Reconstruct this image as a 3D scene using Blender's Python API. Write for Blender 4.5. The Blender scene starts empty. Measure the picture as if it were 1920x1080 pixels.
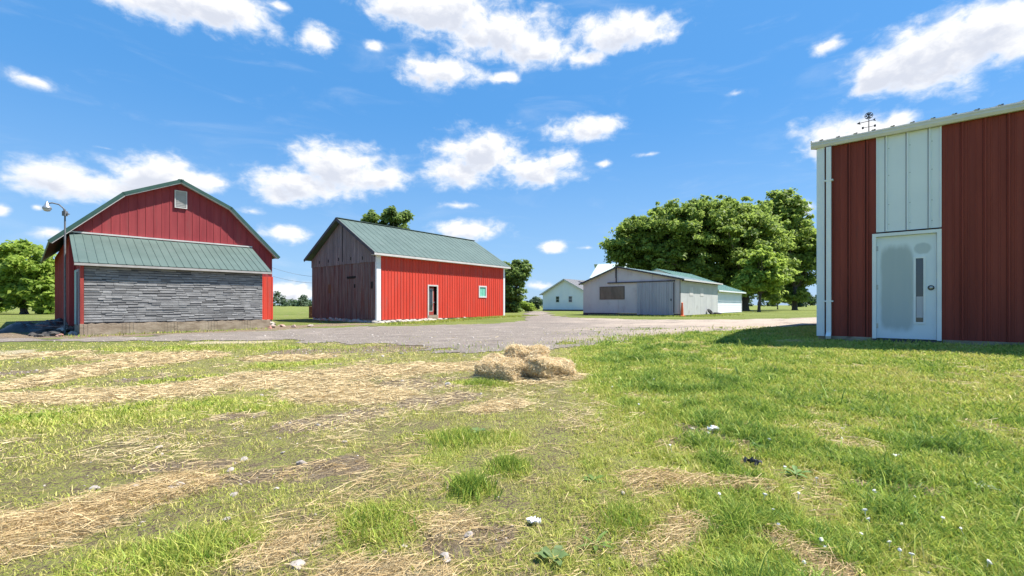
import bpy, math, random
import numpy as np
C = bpy.context.scene
rnd = random.Random(7)
R = np.random.default_rng(11)

# ------------------------------------------------------------------ camera, sky, sun, exposure
EYE = 1.25
cd = bpy.data.cameras.new('camera'); cam = bpy.data.objects.new('camera', cd); C.collection.objects.link(cam)
cam.location = (0, 0, EYE); cam.rotation_euler = (math.pi/2, 0, 0)
cd.sensor_width = 36; cd.lens = 36*850/1920; cd.shift_y = 32/1920; cd.clip_start = .05; cd.clip_end = 6000
C.camera = cam
C.view_settings.view_transform = 'Standard'; C.view_settings.look = 'None'
C.view_settings.exposure = 1.0; C.view_settings.gamma = 1
C.cycles.max_bounces = 8; C.cycles.transparent_max_bounces = 8
SUN_EL = math.radians(62); SAZ = math.atan2(.996, .087)          # azimuth clockwise from +Y
CLOUD_K = .54
SD = (math.cos(SUN_EL)*math.sin(SAZ), math.cos(SUN_EL)*math.cos(SAZ), math.sin(SUN_EL))
sl = bpy.data.lights.new('sun', 'SUN'); sl.energy = 5.0; sl.angle = math.radians(.53); sl.color = (1, .955, .88)
so = bpy.data.objects.new('sun', sl); C.collection.objects.link(so)
so.rotation_euler = (math.pi/2 - SUN_EL, 0, math.pi - SAZ); so.location = (30, 10, 60)
W = bpy.data.worlds.new('World'); C.world = W; W.use_nodes = True
SKY_STRENGTH = .072
# clouds: azimuth, elevation, half width, half height (radians), density
CLOUDS = [(-0.607,0.494,0.119,0.036,1),(-0.689,0.479,0.084,0.025,1),(-0.549,0.506,0.077,0.032,1),(-0.478,0.531,0.037,0.012,0.6),(-0.152,0.571,0.172,0.049,1),(-0.035,0.542,0.141,0.052,1),(-0.231,0.572,0.1,0.026,1),(0.047,0.515,0.106,0.036,1),(-0.401,0.494,0.065,0.029,0.7),(-0.297,0.501,0.032,0.012,0.8),(0.231,0.53,0.123,0.036,1),(0.152,0.493,0.092,0.025,0.7),(0.308,0.513,0.085,0.019,0.6),(-0.163,0.469,0.103,0.03,1),(-0.018,0.465,0.041,0.014,0.8),(-0.811,0.328,0.036,0.015,0.85),(0.773,0.385,0.084,0.061,1),(0.716,0.385,0.08,0.047,1),(0.825,0.388,0.065,0.051,1),(0.675,0.366,0.05,0.029,1),(0.605,0.438,0.04,0.017,0.8),(0.645,0.284,0.09,0.048,1),(0.703,0.302,0.041,0.025,0.8),(-0.779,0.198,0.062,0.034,1),(-0.66,0.223,0.088,0.034,1),(-0.716,0.193,0.087,0.027,1),(-0.595,0.222,0.044,0.026,1),(-0.36,0.273,0.113,0.053,1),(-0.43,0.238,0.107,0.038,1),(-0.29,0.267,0.075,0.036,1),(-0.468,0.207,0.056,0.022,0.7),(-0.07,0.32,0.1,0.055,1),(-0.122,0.281,0.075,0.036,1),(0.047,0.286,0.1,0.035,1),(0.108,0.308,0.049,0.028,1),(0.146,0.367,0.086,0.028,1),(0.197,0.373,0.045,0.018,1),(-0.459,0.141,0.045,0.021,1),(-0.094,0.163,0.087,0.023,1),(0.088,0.127,0.037,0.014,1),(0.201,0.295,0.023,0.011,0.7),(-0.117,0.215,0.07,0.016,0.5),(-0.794,0.111,0.032,0.015,0.7),(-0.846,0.137,0.013,0.011,1),(-0.808,0.148,0.012,0.007,0.6),(-0.449,0.025,0.052,0.028,1),(0.568,0.174,0.027,0.019,1),(0.059,0.043,0.047,0.015,0.6),(-0.583,0.177,0.041,0.013,0.4),(0.291,0.308,0.054,0.01,0.35),(-0.523,0.178,0.053,0.014,0.4),(0.163,0.124,0.057,0.009,0.4),(-0.73,0.252,0.039,0.007,0.3),(0.459,0.397,0.057,0.013,0.25),
 (1.2,.3,.15,.06,1),(1.8,.4,.2,.06,1),(-1.2,.35,.15,.06,1),(-2.2,.3,.2,.06,1)]

class NT:
    """small helper to wire shader nodes"""
    def __init__(s, tree): s.t = tree
    def n(s, typ, **kw):
        x = s.t.nodes.new(typ)
        for k, v in kw.items(): setattr(x, k, v)
        return x
    def put(s, sock, v):
        if isinstance(v, bpy.types.NodeSocket): s.t.links.new(v, sock)
        elif v is not None: sock.default_value = v
    def math(s, op, a, b=None, c=None, clamp=False):
        x = s.n('ShaderNodeMath', operation=op, use_clamp=clamp)
        s.put(x.inputs[0], a); s.put(x.inputs[1], b); s.put(x.inputs[2], c)
        return x.outputs[0]
    def vec(s, op, a, b=None, out=0):
        x = s.n('ShaderNodeVectorMath', operation=op)
        s.put(x.inputs[0], a); s.put(x.inputs[1], b)
        return x.outputs['Value'] if op in ('LENGTH', 'DOT_PRODUCT') else x.outputs[0]
    def mix(s, f, a, b, blend='MIX'):
        x = s.n('ShaderNodeMix', data_type='RGBA', blend_type=blend)
        s.put(x.inputs['Factor'], f)
        def c(v): return (*v, 1) if isinstance(v, tuple) and len(v) == 3 else v
        s.put(x.inputs[6], c(a)); s.put(x.inputs[7], c(b))
        return x.outputs[2]
    def noise(s, vec, scale, detail=4, rough=.55, dist=0):
        x = s.n('ShaderNodeTexNoise'); s.put(x.inputs['Vector'], vec)
        s.put(x.inputs['Scale'], scale); s.put(x.inputs['Detail'], detail); s.put(x.inputs['Roughness'], rough); s.put(x.inputs['Distortion'], dist)
        return x.outputs['Fac']
    def ramp(s, v, lo, hi, a=0., b=1.):
        x = s.n('ShaderNodeMapRange', interpolation_type='SMOOTHSTEP')
        s.put(x.inputs[0], v); s.put(x.inputs[1], lo); s.put(x.inputs[2], hi); s.put(x.inputs[3], a); s.put(x.inputs[4], b)
        return x.outputs[0]
    def attr(s, name): return s.n('ShaderNodeAttribute', attribute_name=name)
    def scale(s, vec, sc):
        x = s.n('ShaderNodeMapping'); s.put(x.inputs['Vector'], vec); s.put(x.inputs['Scale'], sc); return x.outputs[0]

def build_sky():
    g = bpy.data.node_groups.new('cloud_field', 'ShaderNodeTree')
    g.interface.new_socket('P', in_out='INPUT', socket_type='NodeSocketVector')
    g.interface.new_socket('F', in_out='OUTPUT', socket_type='NodeSocketFloat')
    k = NT(g); gi = k.n('NodeGroupInput'); go = k.n('NodeGroupOutput')
    P = gi.outputs[0]; cur = None
    for (az, el, w, h, a) in CLOUDS:
        q = k.vec('SUBTRACT', P, (az, el, 0)); q = k.vec('MULTIPLY', q, (1/w, 1/h, 0))
        d = k.vec('LENGTH', q); d = k.math('MULTIPLY_ADD', d, -1., a)
        cur = d if cur is None else k.math('SMOOTH_MAX', cur, d, .25)
    g.links.new(cur, go.inputs[0])
    t = W.node_tree; t.nodes.clear(); k = NT(t)
    out = k.n('ShaderNodeOutputWorld'); bg = k.n('ShaderNodeBackground')
    sky = k.n('ShaderNodeTexSky', sky_type='NISHITA', sun_disc=False, sun_elevation=SUN_EL, sun_rotation=SAZ)
    sky.altitude = 200; sky.air_density = 1.0; sky.dust_density = .35; sky.ozone_density = 2.2
    hs = k.n('ShaderNodeHueSaturation'); hs.inputs['Saturation'].default_value = 1.30; hs.inputs['Value'].default_value = 1.0
    t.links.new(sky.outputs[0], hs.inputs['Color'])
    tc = k.n('ShaderNodeTexCoord'); D = tc.outputs['Generated']
    sx = k.n('ShaderNodeSeparateXYZ'); t.links.new(D, sx.inputs[0])
    az = k.math('ARCTAN2', sx.outputs[0], sx.outputs[1]); el = k.math('ARCSINE', sx.outputs[2])
    cp = k.n('ShaderNodeCombineXYZ'); k.put(cp.inputs[0], az); k.put(cp.inputs[1], el); P0 = cp.outputs[0]
    def field(off):
        P = k.vec('ADD', P0, off)
        st = k.vec('MULTIPLY', P, (1., 1.55, 1.))
        big = k.noise(st, 13, 2, .5); fine = k.noise(st, 34, 7, .62, .3)
        gr = k.n('ShaderNodeGroup'); gr.node_tree = g; k.put(gr.inputs[0], P)
        f = k.math('MULTIPLY_ADD', big, 1.3, gr.outputs[0]); f = k.math('MULTIPLY_ADD', fine, 1.25, f)
        return k.math('SUBTRACT', f, 1.26)
    f0 = field((0, 0, 0)); f1 = field((.016, .020, 0))
    cover = k.ramp(f0, -.22, .66)
    shade = k.math('MULTIPLY', k.ramp(f1, .15, .9), k.ramp(f0, .15, .7))
    bright = k.mix(shade, (1.02, 1.02, 1.03), (.68, .72, .82))
    thin = k.ramp(f0, 0., .5)
    bright = k.mix(thin, (.74, .84, .97), bright)
    sc = k.vec('SCALE', bright); sc_n = sc.node; sc_n.inputs['Scale'].default_value = CLOUD_K/SKY_STRENGTH
    wisps = k.noise(k.vec('MULTIPLY', P0, (1, 4, 1)), 5, 6, .6, .6)
    # milky air towards the horizon
    hz = k.ramp(el, .0, .42, 1., 0.)
    blue = k.mix(.62, hs.outputs[0], tuple(c*CLOUD_K/SKY_STRENGTH for c in (.13, .43, .94)))
    base = k.mix(k.math('MULTIPLY', hz, .40), blue, tuple(c*CLOUD_K/SKY_STRENGTH for c in (.50, .70, .92)))
    base = k.mix(k.ramp(wisps, .5, .85, 0, .22), base, tuple(c*CLOUD_K/SKY_STRENGTH for c in (.80, .88, .97)))
    col = k.mix(cover, base, sc)
    t.links.new(col, bg.inputs[0]); bg.inputs[1].default_value = SKY_STRENGTH
    t.links.new(bg.outputs[0], out.inputs[0])
build_sky()

# ------------------------------------------------------------------ materials
def new_mat(name):
    m = bpy.data.materials.new(name); m.use_nodes = True
    k = NT(m.node_tree); b = m.node_tree.nodes['Principled BSDF']
    return m, k, b
def obj_coord(k): return k.n('ShaderNodeTexCoord').outputs['Object']
def surf(name, a, b=None, rough=.6, scale=3., stretch=(1, 1, 1), spec=.4, metal=0., bump=0., bscale=40., tint=None, tintamt=.0, stain=None, stainscale=1.2, stainlo=.55, stainhi=.75):
    """painted / raw surface: two tones broken up by noise, per-piece tint, blotchy stain, bump"""
    m, k, p = new_mat(name); co = obj_coord(k)
    b = b or tuple(min(1, c*1.25) for c in a)
    f = k.noise(k.scale(co, stretch), scale, 6, .6)
    col = k.mix(k.ramp(f, .3, .7), a, b)
    if tint:
        at = k.attr('tint').outputs['Fac']; col = k.mix(k.math('MULTIPLY', at, tintamt), col, tint)
    if stain:
        f2 = k.noise(k.scale(co, stretch), stainscale, 5, .65); col = k.mix(k.ramp(f2, stainlo, stainhi), col, stain)
    k.put(p.inputs['Base Color'], col); p.inputs['Roughness'].default_value = rough
    p.inputs['Specular IOR Level'].default_value = spec; p.inputs['Metallic'].default_value = metal
    if bump:
        bn = k.n('ShaderNodeBump'); bn.inputs['Strength'].default_value = bump; bn.inputs['Distance'].default_value = .02
        k.put(bn.inputs['Height'], k.noise(co, bscale, 5, .6)); k.put(p.inputs['Normal'], bn.outputs[0])
    return m
M = {}
M['barn_red'] = surf('weathered_red_steel', (.25, .036, .042), (.32, .054, .058), .6, 1.2, (4, 4, .35), spec=.2, stain=(.24, .06, .06), stainscale=1.4, bump=.2, bscale=5)
M['bright_red'] = surf('bright_red_steel', (.56, .052, .032), (.66, .070, .044), .55, 1.0, (3, 3, .3), spec=.2, stain=(.46, .085, .065), stainscale=1.6, stainlo=.5, stainhi=.7, bump=.15, bscale=5)
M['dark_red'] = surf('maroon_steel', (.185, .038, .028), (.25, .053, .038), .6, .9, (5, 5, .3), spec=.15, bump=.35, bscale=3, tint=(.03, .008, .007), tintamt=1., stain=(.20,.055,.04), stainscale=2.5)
M['old_red'] = surf('old_red_boards', (.26, .035, .03), (.40, .06, .045), .75, 2.5, (5, 5, .4), stain=(.12, .06, .05), bump=.3)
M['green_roof'] = surf('green_steel_roof', (.078, .115, .102), (.098, .140, .125), .55, .9, (1, 1, 1), spec=.25, stain=(.105, .14, .128), stainscale=1.5)
M['green_trim'] = surf('green_trim', (.028, .075, .06), (.04, .095, .078), .5)
M['pale_roof'] = surf('pale_green_roof', (.40, .48, .44), (.48, .55, .51), .5, .6)
M['bluegreen_roof'] = surf('sea_green_roof', (.12, .23, .19), (.15, .27, .225), .5, .6)
M['white'] = surf('white_paint', (.70, .71, .72), (.80, .80, .80), .5, 1.5)
M['cream'] = surf('cream_paint', (.56, .53, .52), (.64, .61, .60), .5, 1.5)
M['trim_pale'] = surf('pale_trim', (.50, .48, .46), (.6, .57, .54), .6, 3)
M['concrete'] = surf('old_concrete', (.22, .165, .115), (.37, .295, .22), .9, 2.2, (1, 1, 2.5), stain=(.17, .125, .085), stainscale=3, bump=.5, bscale=18)
M['stone'] = surf('field_stone', (.26, .24, .22), (.46, .43, .39), .9, 5, tint=(.5, .42, .36), tintamt=.6, bump=.5, bscale=25)
M['shingle'] = surf('grey_block_siding', (.19, .187, .186), (.33, .327, .325), .9, 3.0, (1, 1, 3), tint=(.11, .108, .11), tintamt=.8, bump=.5, bscale=30)
M['mortar'] = surf('dark_backing', (.05, .055, .065), (.08, .085, .1), .9)
M['plank'] = surf('weathered_plank', (.155, .10, .095), (.30, .215, .20), .9, 2.0, (9, 9, .5), tint=(.13, .095, .095), tintamt=.75, stain=(.15, .052, .046), stainscale=.9, stainlo=.44, stainhi=.66, bump=.5, bscale=20)
M['plank_pale'] = surf('silvered_plank', (.175, .125, .125), (.32, .255, .255), .9, 2.0, (9, 9, .5), tint=(.17, .135, .14), tintamt=.75, bump=.5, bscale=20)
M['dark_void'] = surf('dark_opening', (.012, .011, .011), (.02, .018, .017), .9)
M['shed_paint'] = surf('mauve_grey_paint', (.49, .465, .49), (.56, .535, .56), .7, .9, (1, 1, .6), stain=(.41, .385, .41), stainscale=1.1)
M['shed_side'] = surf('pale_grey_board', (.43, .43, .42), (.50, .50, .48), .75, 1.0, stain=(.36, .35, .33), stainscale=.9)
M['grey_door'] = surf('blue_grey_boards', (.25, .26, .31), (.36, .37, .43), .75, 1.5, (8, 8, .5), tint=(.44, .45, .50), tintamt=.55)
M['dark_trim'] = surf('dark_trim', (.06, .05, .06), (.09, .08, .09), .7)
M['orange'] = surf('orange_plastic', (.75, .12, .04), (.8, .16, .06), .5)
M['dusty_pane'] = surf('dusty_window', (.10, .095, .08), (.17, .155, .13), .35, 2.0, (1, 1, .4))
M['white_siding'] = surf('white_siding', (.74, .77, .81), (.82, .83, .85), .6, .8)
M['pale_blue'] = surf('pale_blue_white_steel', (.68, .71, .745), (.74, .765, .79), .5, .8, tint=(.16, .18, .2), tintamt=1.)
M['galv'] = surf('galvanised', (.35, .36, .38), (.5, .5, .5), .4, 8, metal=.7)
M['pole'] = surf('grey_pole', (.12, .12, .13), (.18, .18, .19), .7, 8)
M['tarp'] = surf('black_tarp', (.022, .024, .028), (.04, .042, .048), .45, 3, bump=.8, bscale=4)
M['rust'] = surf('rusty_steel', (.13, .06, .035), (.22, .10, .06), .85, 5)
M['rubber'] = surf('rubber', (.02, .02, .022), (.035, .035, .036), .8)
M['charred'] = surf('charred_rubble', (.045, .040, .036), (.10, .09, .08), .9, 6, bump=.5)
M['brick'] = surf('broken_brick', (.30, .11, .075), (.42, .30, .24), .9, 4, tint=(.42, .38, .34), tintamt=.9, bump=.4)
M['pebble'] = surf('pale_rock', (.25, .215, .19), (.50, .44, .39), .85, 9, bump=.4, bscale=40)
M['whitebit'] = surf('white_scrap', (.8, .8, .8), (.88, .88, .88), .7, 6)
M['blackbit'] = surf('black_scrap', (.02, .022, .028), (.05, .05, .06), .6, 8, bump=.6)
M['pale_green'] = surf('pale_green_panel', (.36, .56, .49), (.44, .62, .56), .6, 2)
M['green_pane'] = surf('green_shutter', (.16, .50, .36), (.22, .56, .42), .4, 4)
M['black'] = surf('black_iron', (.015, .015, .015), (.03, .03, .03), .5)
M['bark'] = surf('bark', (.07, .055, .045), (.13, .105, .085), .95, 3, (6, 6, .7), bump=.6)
M['cable'] = surf('cable', (.12, .12, .13), (.18, .18, .19), .6)
M['vent'] = surf('vent_grille', (.34, .32, .30), (.42, .40, .38), .7, 4)
M['petal'] = surf('clover_white', (.55, .53, .48), (.72, .70, .66), .7, 60)

def glass_mat(name, col, rough=.05):
    m, k, p = new_mat(name); co = obj_coord(k)
    k.put(p.inputs['Base Color'], k.mix(k.noise(co, 3), tuple(c*.8 for c in col), col))
    p.inputs['Roughness'].default_value = rough; p.inputs['Specular IOR Level'].default_value = .9
    return m
M['glass'] = glass_mat('dark_glass', (.03, .04, .05))
M['glass_blue'] = glass_mat('blue_grey_glass', (.05, .065, .09), .2)

def door_mat():
    """white steel door with a grey repaint patch of lobed outline; object coords: x across, z up (origin at slab's lower left)"""
    m, k, p = new_mat('repainted_door'); co = obj_coord(k)
    wob = k.noise(k.scale(co, (5, 1, 1.3)), 1.6, 3, .5)
    sx = k.n('ShaderNodeSeparateXYZ'); k.put(sx.inputs[0], co)
    x, z = sx.outputs[0], sx.outputs[2]
    dx = k.math('DIVIDE', k.math('ABSOLUTE', k.math('SUBTRACT', x, .325)), .275)
    dz = k.math('DIVIDE', k.math('ABSOLUTE', k.math('SUBTRACT', z, 1.02)), .90)
    d = k.math('POWER', k.math('ADD', k.math('POWER', dx, 5.), k.math('POWER', dz, 7.)), 1/5.)
    d = k.math('ADD', d, k.math('MULTIPLY', k.math('SUBTRACT', wob, .5), .26))
    a = k.ramp(d, .80, 1.06, 1, 0)
    dx2 = k.math('DIVIDE', k.math('SUBTRACT', x, .71), .15); dz2 = k.math('DIVIDE', k.math('SUBTRACT', z, 1.80), .13)
    d2 = k.math('SQRT', k.math('ADD', k.math('MULTIPLY', dx2, dx2), k.math('MULTIPLY', dz2, dz2)))
    d2 = k.math('ADD', d2, k.math('MULTIPLY', k.math('SUBTRACT', wob, .5), .5))
    a = k.math('MAXIMUM', a, k.ramp(d2, .72, 1.05, .75, 0))
    grey = k.mix(k.noise(k.scale(co, (3, 1, .5)), 2, 4), (.37, .42, .44), (.47, .50, .49))
    wh = k.mix(k.noise(co, 3, 4), (.65, .70, .745), (.72, .765, .80))
    k.put(p.inputs['Base Color'], k.mix(a, wh, grey)); p.inputs['Roughness'].default_value = .45
    return m
M['door'] = door_mat()

def leaf_mat(name, dark, light, trans=.35):
    m, k, p = new_mat(name); t = m.node_tree; out = t.nodes['Material Output']; t.nodes.remove(p)
    a = k.attr('tint').outputs['Fac']; col = k.mix(a, dark, light)
    d = k.n('ShaderNodeBsdfPrincipled'); k.put(d.inputs['Base Color'], col); d.inputs['Roughness'].default_value = .55; d.inputs['Specular IOR Level'].default_value = .25
    tr = k.n('ShaderNodeBsdfTranslucent'); k.put(tr.inputs[0], k.mix(.5, col, tuple(min(1, c*1.5) for c in light)))
    mx = k.n('ShaderNodeMixShader'); mx.inputs[0].default_value = trans
    t.links.new(d.outputs[0], mx.inputs[1]); t.links.new(tr.outputs[0], mx.inputs[2]); t.links.new(mx.outputs[0], out.inputs[0])
    return m
M['leaf_maple'] = leaf_mat('maple_leaves', (.125, .19, .040), (.31, .395, .085), .52)
M['leaf_bright'] = leaf_mat('bright_leaves', (.15, .235, .034), (.38, .48, .09), .52)
M['leaf_dark'] = leaf_mat('dark_leaves', (.085, .14, .038), (.24, .33, .085), .48)
M['leaf_far'] = leaf_mat('far_leaves', (.05, .085, .045), (.10, .15, .075), .25)

def blade_mat(name, trans=.3, rough=.55):
    m, k, p = new_mat(name); t = m.node_tree; out = t.nodes['Material Output']
    col = k.attr('col').outputs['Color']; k.put(p.inputs['Base Color'], col)
    p.inputs['Roughness'].default_value = rough; p.inputs['Specular IOR Level'].default_value = .25
    tr = k.n('ShaderNodeBsdfTranslucent'); k.put(tr.inputs[0], col)
    mx = k.n('ShaderNodeMixShader'); mx.inputs[0].default_value = trans
    t.links.new(p.outputs[0], mx.inputs[1]); t.links.new(tr.outputs[0], mx.inputs[2]); t.links.new(mx.outputs[0], out.inputs[0])
    return m
M['grass'] = blade_mat('grass_blades', .35)
M['straw'] = blade_mat('straw_stalks', .28, .6)

# ------------------------------------------------------------------ mesh helpers
def link(o, parent=None):
    C.collection.objects.link(o)
    if parent is not None: o.parent = parent
    return o
def tag(o, label=None, cat=None, group=None, kind=None):
    if label: o['label'] = label
    if cat: o['category'] = cat
    if group: o['group'] = group
    if kind: o['kind'] = kind
    return o
def thing(name, label, cat, loc, rz=0, group=None):
    o = bpy.data.objects.new(name, None); o.location = loc; o.rotation_euler = (0, 0, rz); o.empty_display_size = .3
    link(o); return tag(o, label, cat, group)
V3 = lambda *a: np.array(a, float)
X, Y, Z = V3(1, 0, 0), V3(0, 1, 0), V3(0, 0, 1)
class MB:
    def __init__(s): s.v = []; s.f = []; s.t = []
    def add(s, vs, fs, tint=0.):
        b = len(s.v); s.v += [tuple(map(float, p)) for p in vs]
        s.f += [tuple(i+b for i in f) for f in fs]; s.t += [tint]*len(fs)
        return s
    def obox(s, O, U, V, N, u0, u1, v0, v1, n0, n1, tint=0.):
        ps = [O+U*u+V*v+N*n for n in (n0, n1) for v in (v0, v1) for u in (u0, u1)]
        return s.add(ps, [(0, 2, 3, 1), (4, 5, 7, 6), (0, 1, 5, 4), (2, 6, 7, 3), (0, 4, 6, 2), (1, 3, 7, 5)], tint)
    def box(s, x0, x1, y0, y1, z0, z1, tint=0.): return s.obox(V3(0, 0, 0), X, Y, Z, x0, x1, y0, y1, z0, z1, tint)
    def prism(s, O, U, V, N, poly, n0, n1, tint=0.):
        n = len(poly); ps = [O+U*u+V*v+N*n0 for u, v in poly]+[O+U*u+V*v+N*n1 for u, v in poly]
        return s.add(ps, [tuple(range(n))[::-1], tuple(range(n, 2*n))]+[(i, (i+1) % n, n+(i+1) % n, n+i) for i in range(n)], tint)
    def rib(s, O, U, V, N, u, v0, v1, w, h, tint=0.):
        ps = [O+U*(u+a)+V*v+N*b for v in (v0, v1) for a, b in ((-w/2, 0), (-w/4, h), (w/4, h), (w/2, 0))]
        return s.add(ps, [(0, 1, 5, 4), (1, 2, 6, 5), (2, 3, 7, 6), (0, 3, 2, 1), (4, 5, 6, 7)], tint)
    def tube(s, pts, rad, seg=8, tint=0., cap=True):
        pts = [np.array(p, float) for p in pts]; n = len(pts)
        if not hasattr(rad, '__len__'): rad = [rad]*n
        rings = []
        for i, p in enumerate(pts):
            d = pts[min(i+1, n-1)]-pts[max(i-1, 0)]; d = d/(np.linalg.norm(d)+1e-9)
            a = np.cross(d, Z if abs(d[2]) < .9 else X); a /= np.linalg.norm(a); b = np.cross(d, a)
            rings += [p+rad[i]*(math.cos(2*math.pi*j/seg)*a+math.sin(2*math.pi*j/seg)*b) for j in range(seg)]
        fs = [(i*seg+j, i*seg+(j+1) % seg, (i+1)*seg+(j+1) % seg, (i+1)*seg+j) for i in range(n-1) for j in range(seg)]
        if cap: fs += [tuple(range(seg))[::-1], tuple(range((n-1)*seg, n*seg))]
        return s.add(rings, fs, tint)
    def lathe(s, c, prof, seg=14, tint=0.):
        c = np.array(c, float); n = len(prof)
        ps = [c+V3(r*math.cos(2*math.pi*j/seg), r*math.sin(2*math.pi*j/seg), z) for r, z in prof for j in range(seg)]
        fs = [(i*seg+j, i*seg+(j+1) % seg, (i+1)*seg+(j+1) % seg, (i+1)*seg+j) for i in range(n-1) for j in range(seg)]
        return s.add(ps, fs+[tuple(range(seg))[::-1], tuple(range((n-1)*seg, n*seg))], tint)
    def rock(s, c, rx, ry, rz, tint=0., rough=.22, rng=rnd, lev=1):
        vs, fs = ICO[lev]
        ph = [rng.uniform(0, 6.28) for _ in range(6)]
        sc = V3(rx, ry, rz); out = []
        for p in vs:
            q = 1+rough*(math.sin(2.3*p[0]+ph[0]+1.7*p[2])+math.sin(2.9*p[1]+ph[1])*.8+.6*math.sin(4.3*p[2]+ph[2]+2*p[0]))+rough*.5*rng.uniform(-1, 1)
            out.append(np.array(c)+sc*p*q)
        return s.add(out, fs, tint)
    def build(s, name, mat, parent=None, smooth=False, loc=None):
        me = bpy.data.meshes.new(name); me.from_pydata(s.v, [], s.f); me.validate(verbose=False)
        if len(me.polygons) == len(s.t):
            at = me.attributes.new('tint', 'FLOAT', 'FACE'); at.data.foreach_set('value', s.t)
        me.materials.append(mat)
        if smooth: me.polygons.foreach_set('use_smooth', [True]*len(me.polygons))
        import bmesh
        bm = bmesh.new(); bm.from_mesh(me); bmesh.ops.recalc_face_normals(bm, faces=bm.faces); bm.to_mesh(me); bm.free()
        o = bpy.data.objects.new(name, me); link(o, parent)
        if loc is not None: o.location = loc
        return o
def _ico():
    import bmesh
    res = {}
    for lev in (1, 2, 3):
        bm = bmesh.new(); bmesh.ops.create_icosphere(bm, subdivisions=lev, radius=1)
        bm.verts.ensure_lookup_table()
        res[lev] = ([np.array(v.co) for v in bm.verts], [tuple(v.index for v in f.verts) for f in bm.faces]); bm.free()
    return res
ICO = _ico()
def span(poly, u):
    vs = []
    n = len(poly)
    for i in range(n):
        (a, b), (c, d) = poly[i], poly[(i+1) % n]
        if (a-u)*(c-u) <= 0 and abs(a-c) > 1e-9: vs.append(b+(d-b)*(u-a)/(c-a))
    return (min(vs), max(vs)) if vs else (0, 0)
def ribbed(mb, O, U, V, N, poly, spacing, w=.05, h=.02, thick=.05, holes=(), off=0., lap_shade=0.):
    """sheet-steel panel: slab with raised ribs running along V, cut round the holes (u0,u1,v0,v1)"""
    us = [p[0] for p in poly]; u0, u1 = min(us), max(us)
    if holes:
        vs = [p[1] for p in poly]; v0, v1 = min(vs), max(vs)
        uc = sorted({u0, u1, *[q for hh in holes for q in hh[:2]]}); vc = sorted({v0, v1, *[q for hh in holes for q in hh[2:]]})
        for i in range(len(uc)-1):
            for j in range(len(vc)-1):
                cu, cv = (uc[i]+uc[i+1])/2, (vc[j]+vc[j+1])/2
                if any(a < cu < b and c < cv < d for a, b, c, d in holes): continue
                mb.obox(O, U, V, N, uc[i], uc[i+1], vc[j], vc[j+1], -thick, 0)
    else: mb.prism(O, U, V, N, poly, -thick, 0)
    u = u0+spacing/2+off
    while u < u1-.03:
        a, b = span(poly, u); segs = [(a+.004, b-.004)]
        for hu0, hu1, hv0, hv1 in holes:
            if hu0-w/2 < u < hu1+w/2:
                segs = [q for s0, s1 in segs for q in ((s0, min(s1, hv0)), (max(s0, hv1), s1)) if q[1]-q[0] > .02]
        for s0, s1 in segs:
            mb.rib(O, U, V, N, u, s0, s1, w, h)
            if lap_shade: mb.obox(O, U, V, N, u-w/2-lap_shade, u-w/2+.002, s0, s1, .0008, .0025, 1)  # dark strip beside each rib: shade of the lap gap put in as colour
        u += spacing
    return mb
def frame(mb, O, U, V, N, u0, u1, v0, v1, w, n0, n1, bottom=True):
    mb.obox(O, U, V, N, u0-w, u0, v0-(w if bottom else 0), v1+w, n0, n1); mb.obox(O, U, V, N, u1, u1+w, v0-(w if bottom else 0), v1+w, n0, n1)
    mb.obox(O, U, V, N, u0, u1, v1, v1+w, n0, n1)
    if bottom: mb.obox(O, U, V, N, u0, u1, v0-w, v0, n0, n1)
    return mb
def roof_slope(mb, A, B, Cc, spacing, w=.05, h=.022, thick=.05):
    """A eave start, B eave end, Cc ridge start: rectangular slope with ribs from eave to ridge"""
    A, B, Cc = map(lambda q: np.array(q, float), (A, B, Cc)); L = np.linalg.norm(B-A); U = (B-A)/L; S = np.linalg.norm(Cc-A); Vv = (Cc-A)/S
    N = np.cross(U, Vv); N = N if N[2] > 0 else -N
    return ribbed(mb, A, U, Vv, N, [(0, 0), (L, 0), (L, S), (0, S)], spacing, w, h, thick)

# ------------------------------------------------------------------ terrain
TP = np.array([(0,0,0),(0,3,0),(-3,3,0),(3,3,.02),(-6,5,0),(6,4,.12),(0,6.5,.13),(-6,8,.05),(3,7,.2),(7,9.5,.56),(9,8,.56),(12,6,.54),(11,11,.56),(14,14,.56),(4.3,9.4,.36),(0,12,.24),(-6,12,.13),(-12,13,.1),(-15.7,16,.14),(-11.5,21,.15),(-19,17,.15),(-7.7,25.3,.2),(-13.5,30,.3),(-.6,34,.4),(12,32,.43),(6,38,.43),(18,40,.43),(0,20,.28),(10,20,.42),(20,20,.45),(-4,18,.2),(-20,30,.3),(5,14,.33)], float)
def hash2(i, j, s): 
    n = (i.astype(np.int64)*374761393+j.astype(np.int64)*668265263+s*974711) & 0x7fffffff
    n = ((n ^ (n >> 13))*1274126177) & 0x7fffffff
    return ((n ^ (n >> 16)) & 0xffff)/65535.
def vnoise(x, y, s=0):
    i, j = np.floor(x), np.floor(y); fx, fy = x-i, y-j; fx = fx*fx*(3-2*fx); fy = fy*fy*(3-2*fy)
    return (hash2(i, j, s)*(1-fx)+hash2(i+1, j, s)*fx)*(1-fy)+(hash2(i, j+1, s)*(1-fx)+hash2(i+1, j+1, s)*fx)*fy
def fbm(x, y, s=0, o=4):
    r = 0; a = .5; t = 0
    for q in range(o): r = r+a*vnoise(x*2**q+q*17.3, y*2**q-q*9.1, s+q); t += a; a *= .55
    return r/t
def sstep(v, a, b): t = np.clip((v-a)/(b-a), 0, 1); return t*t*(3-2*t)
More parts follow.
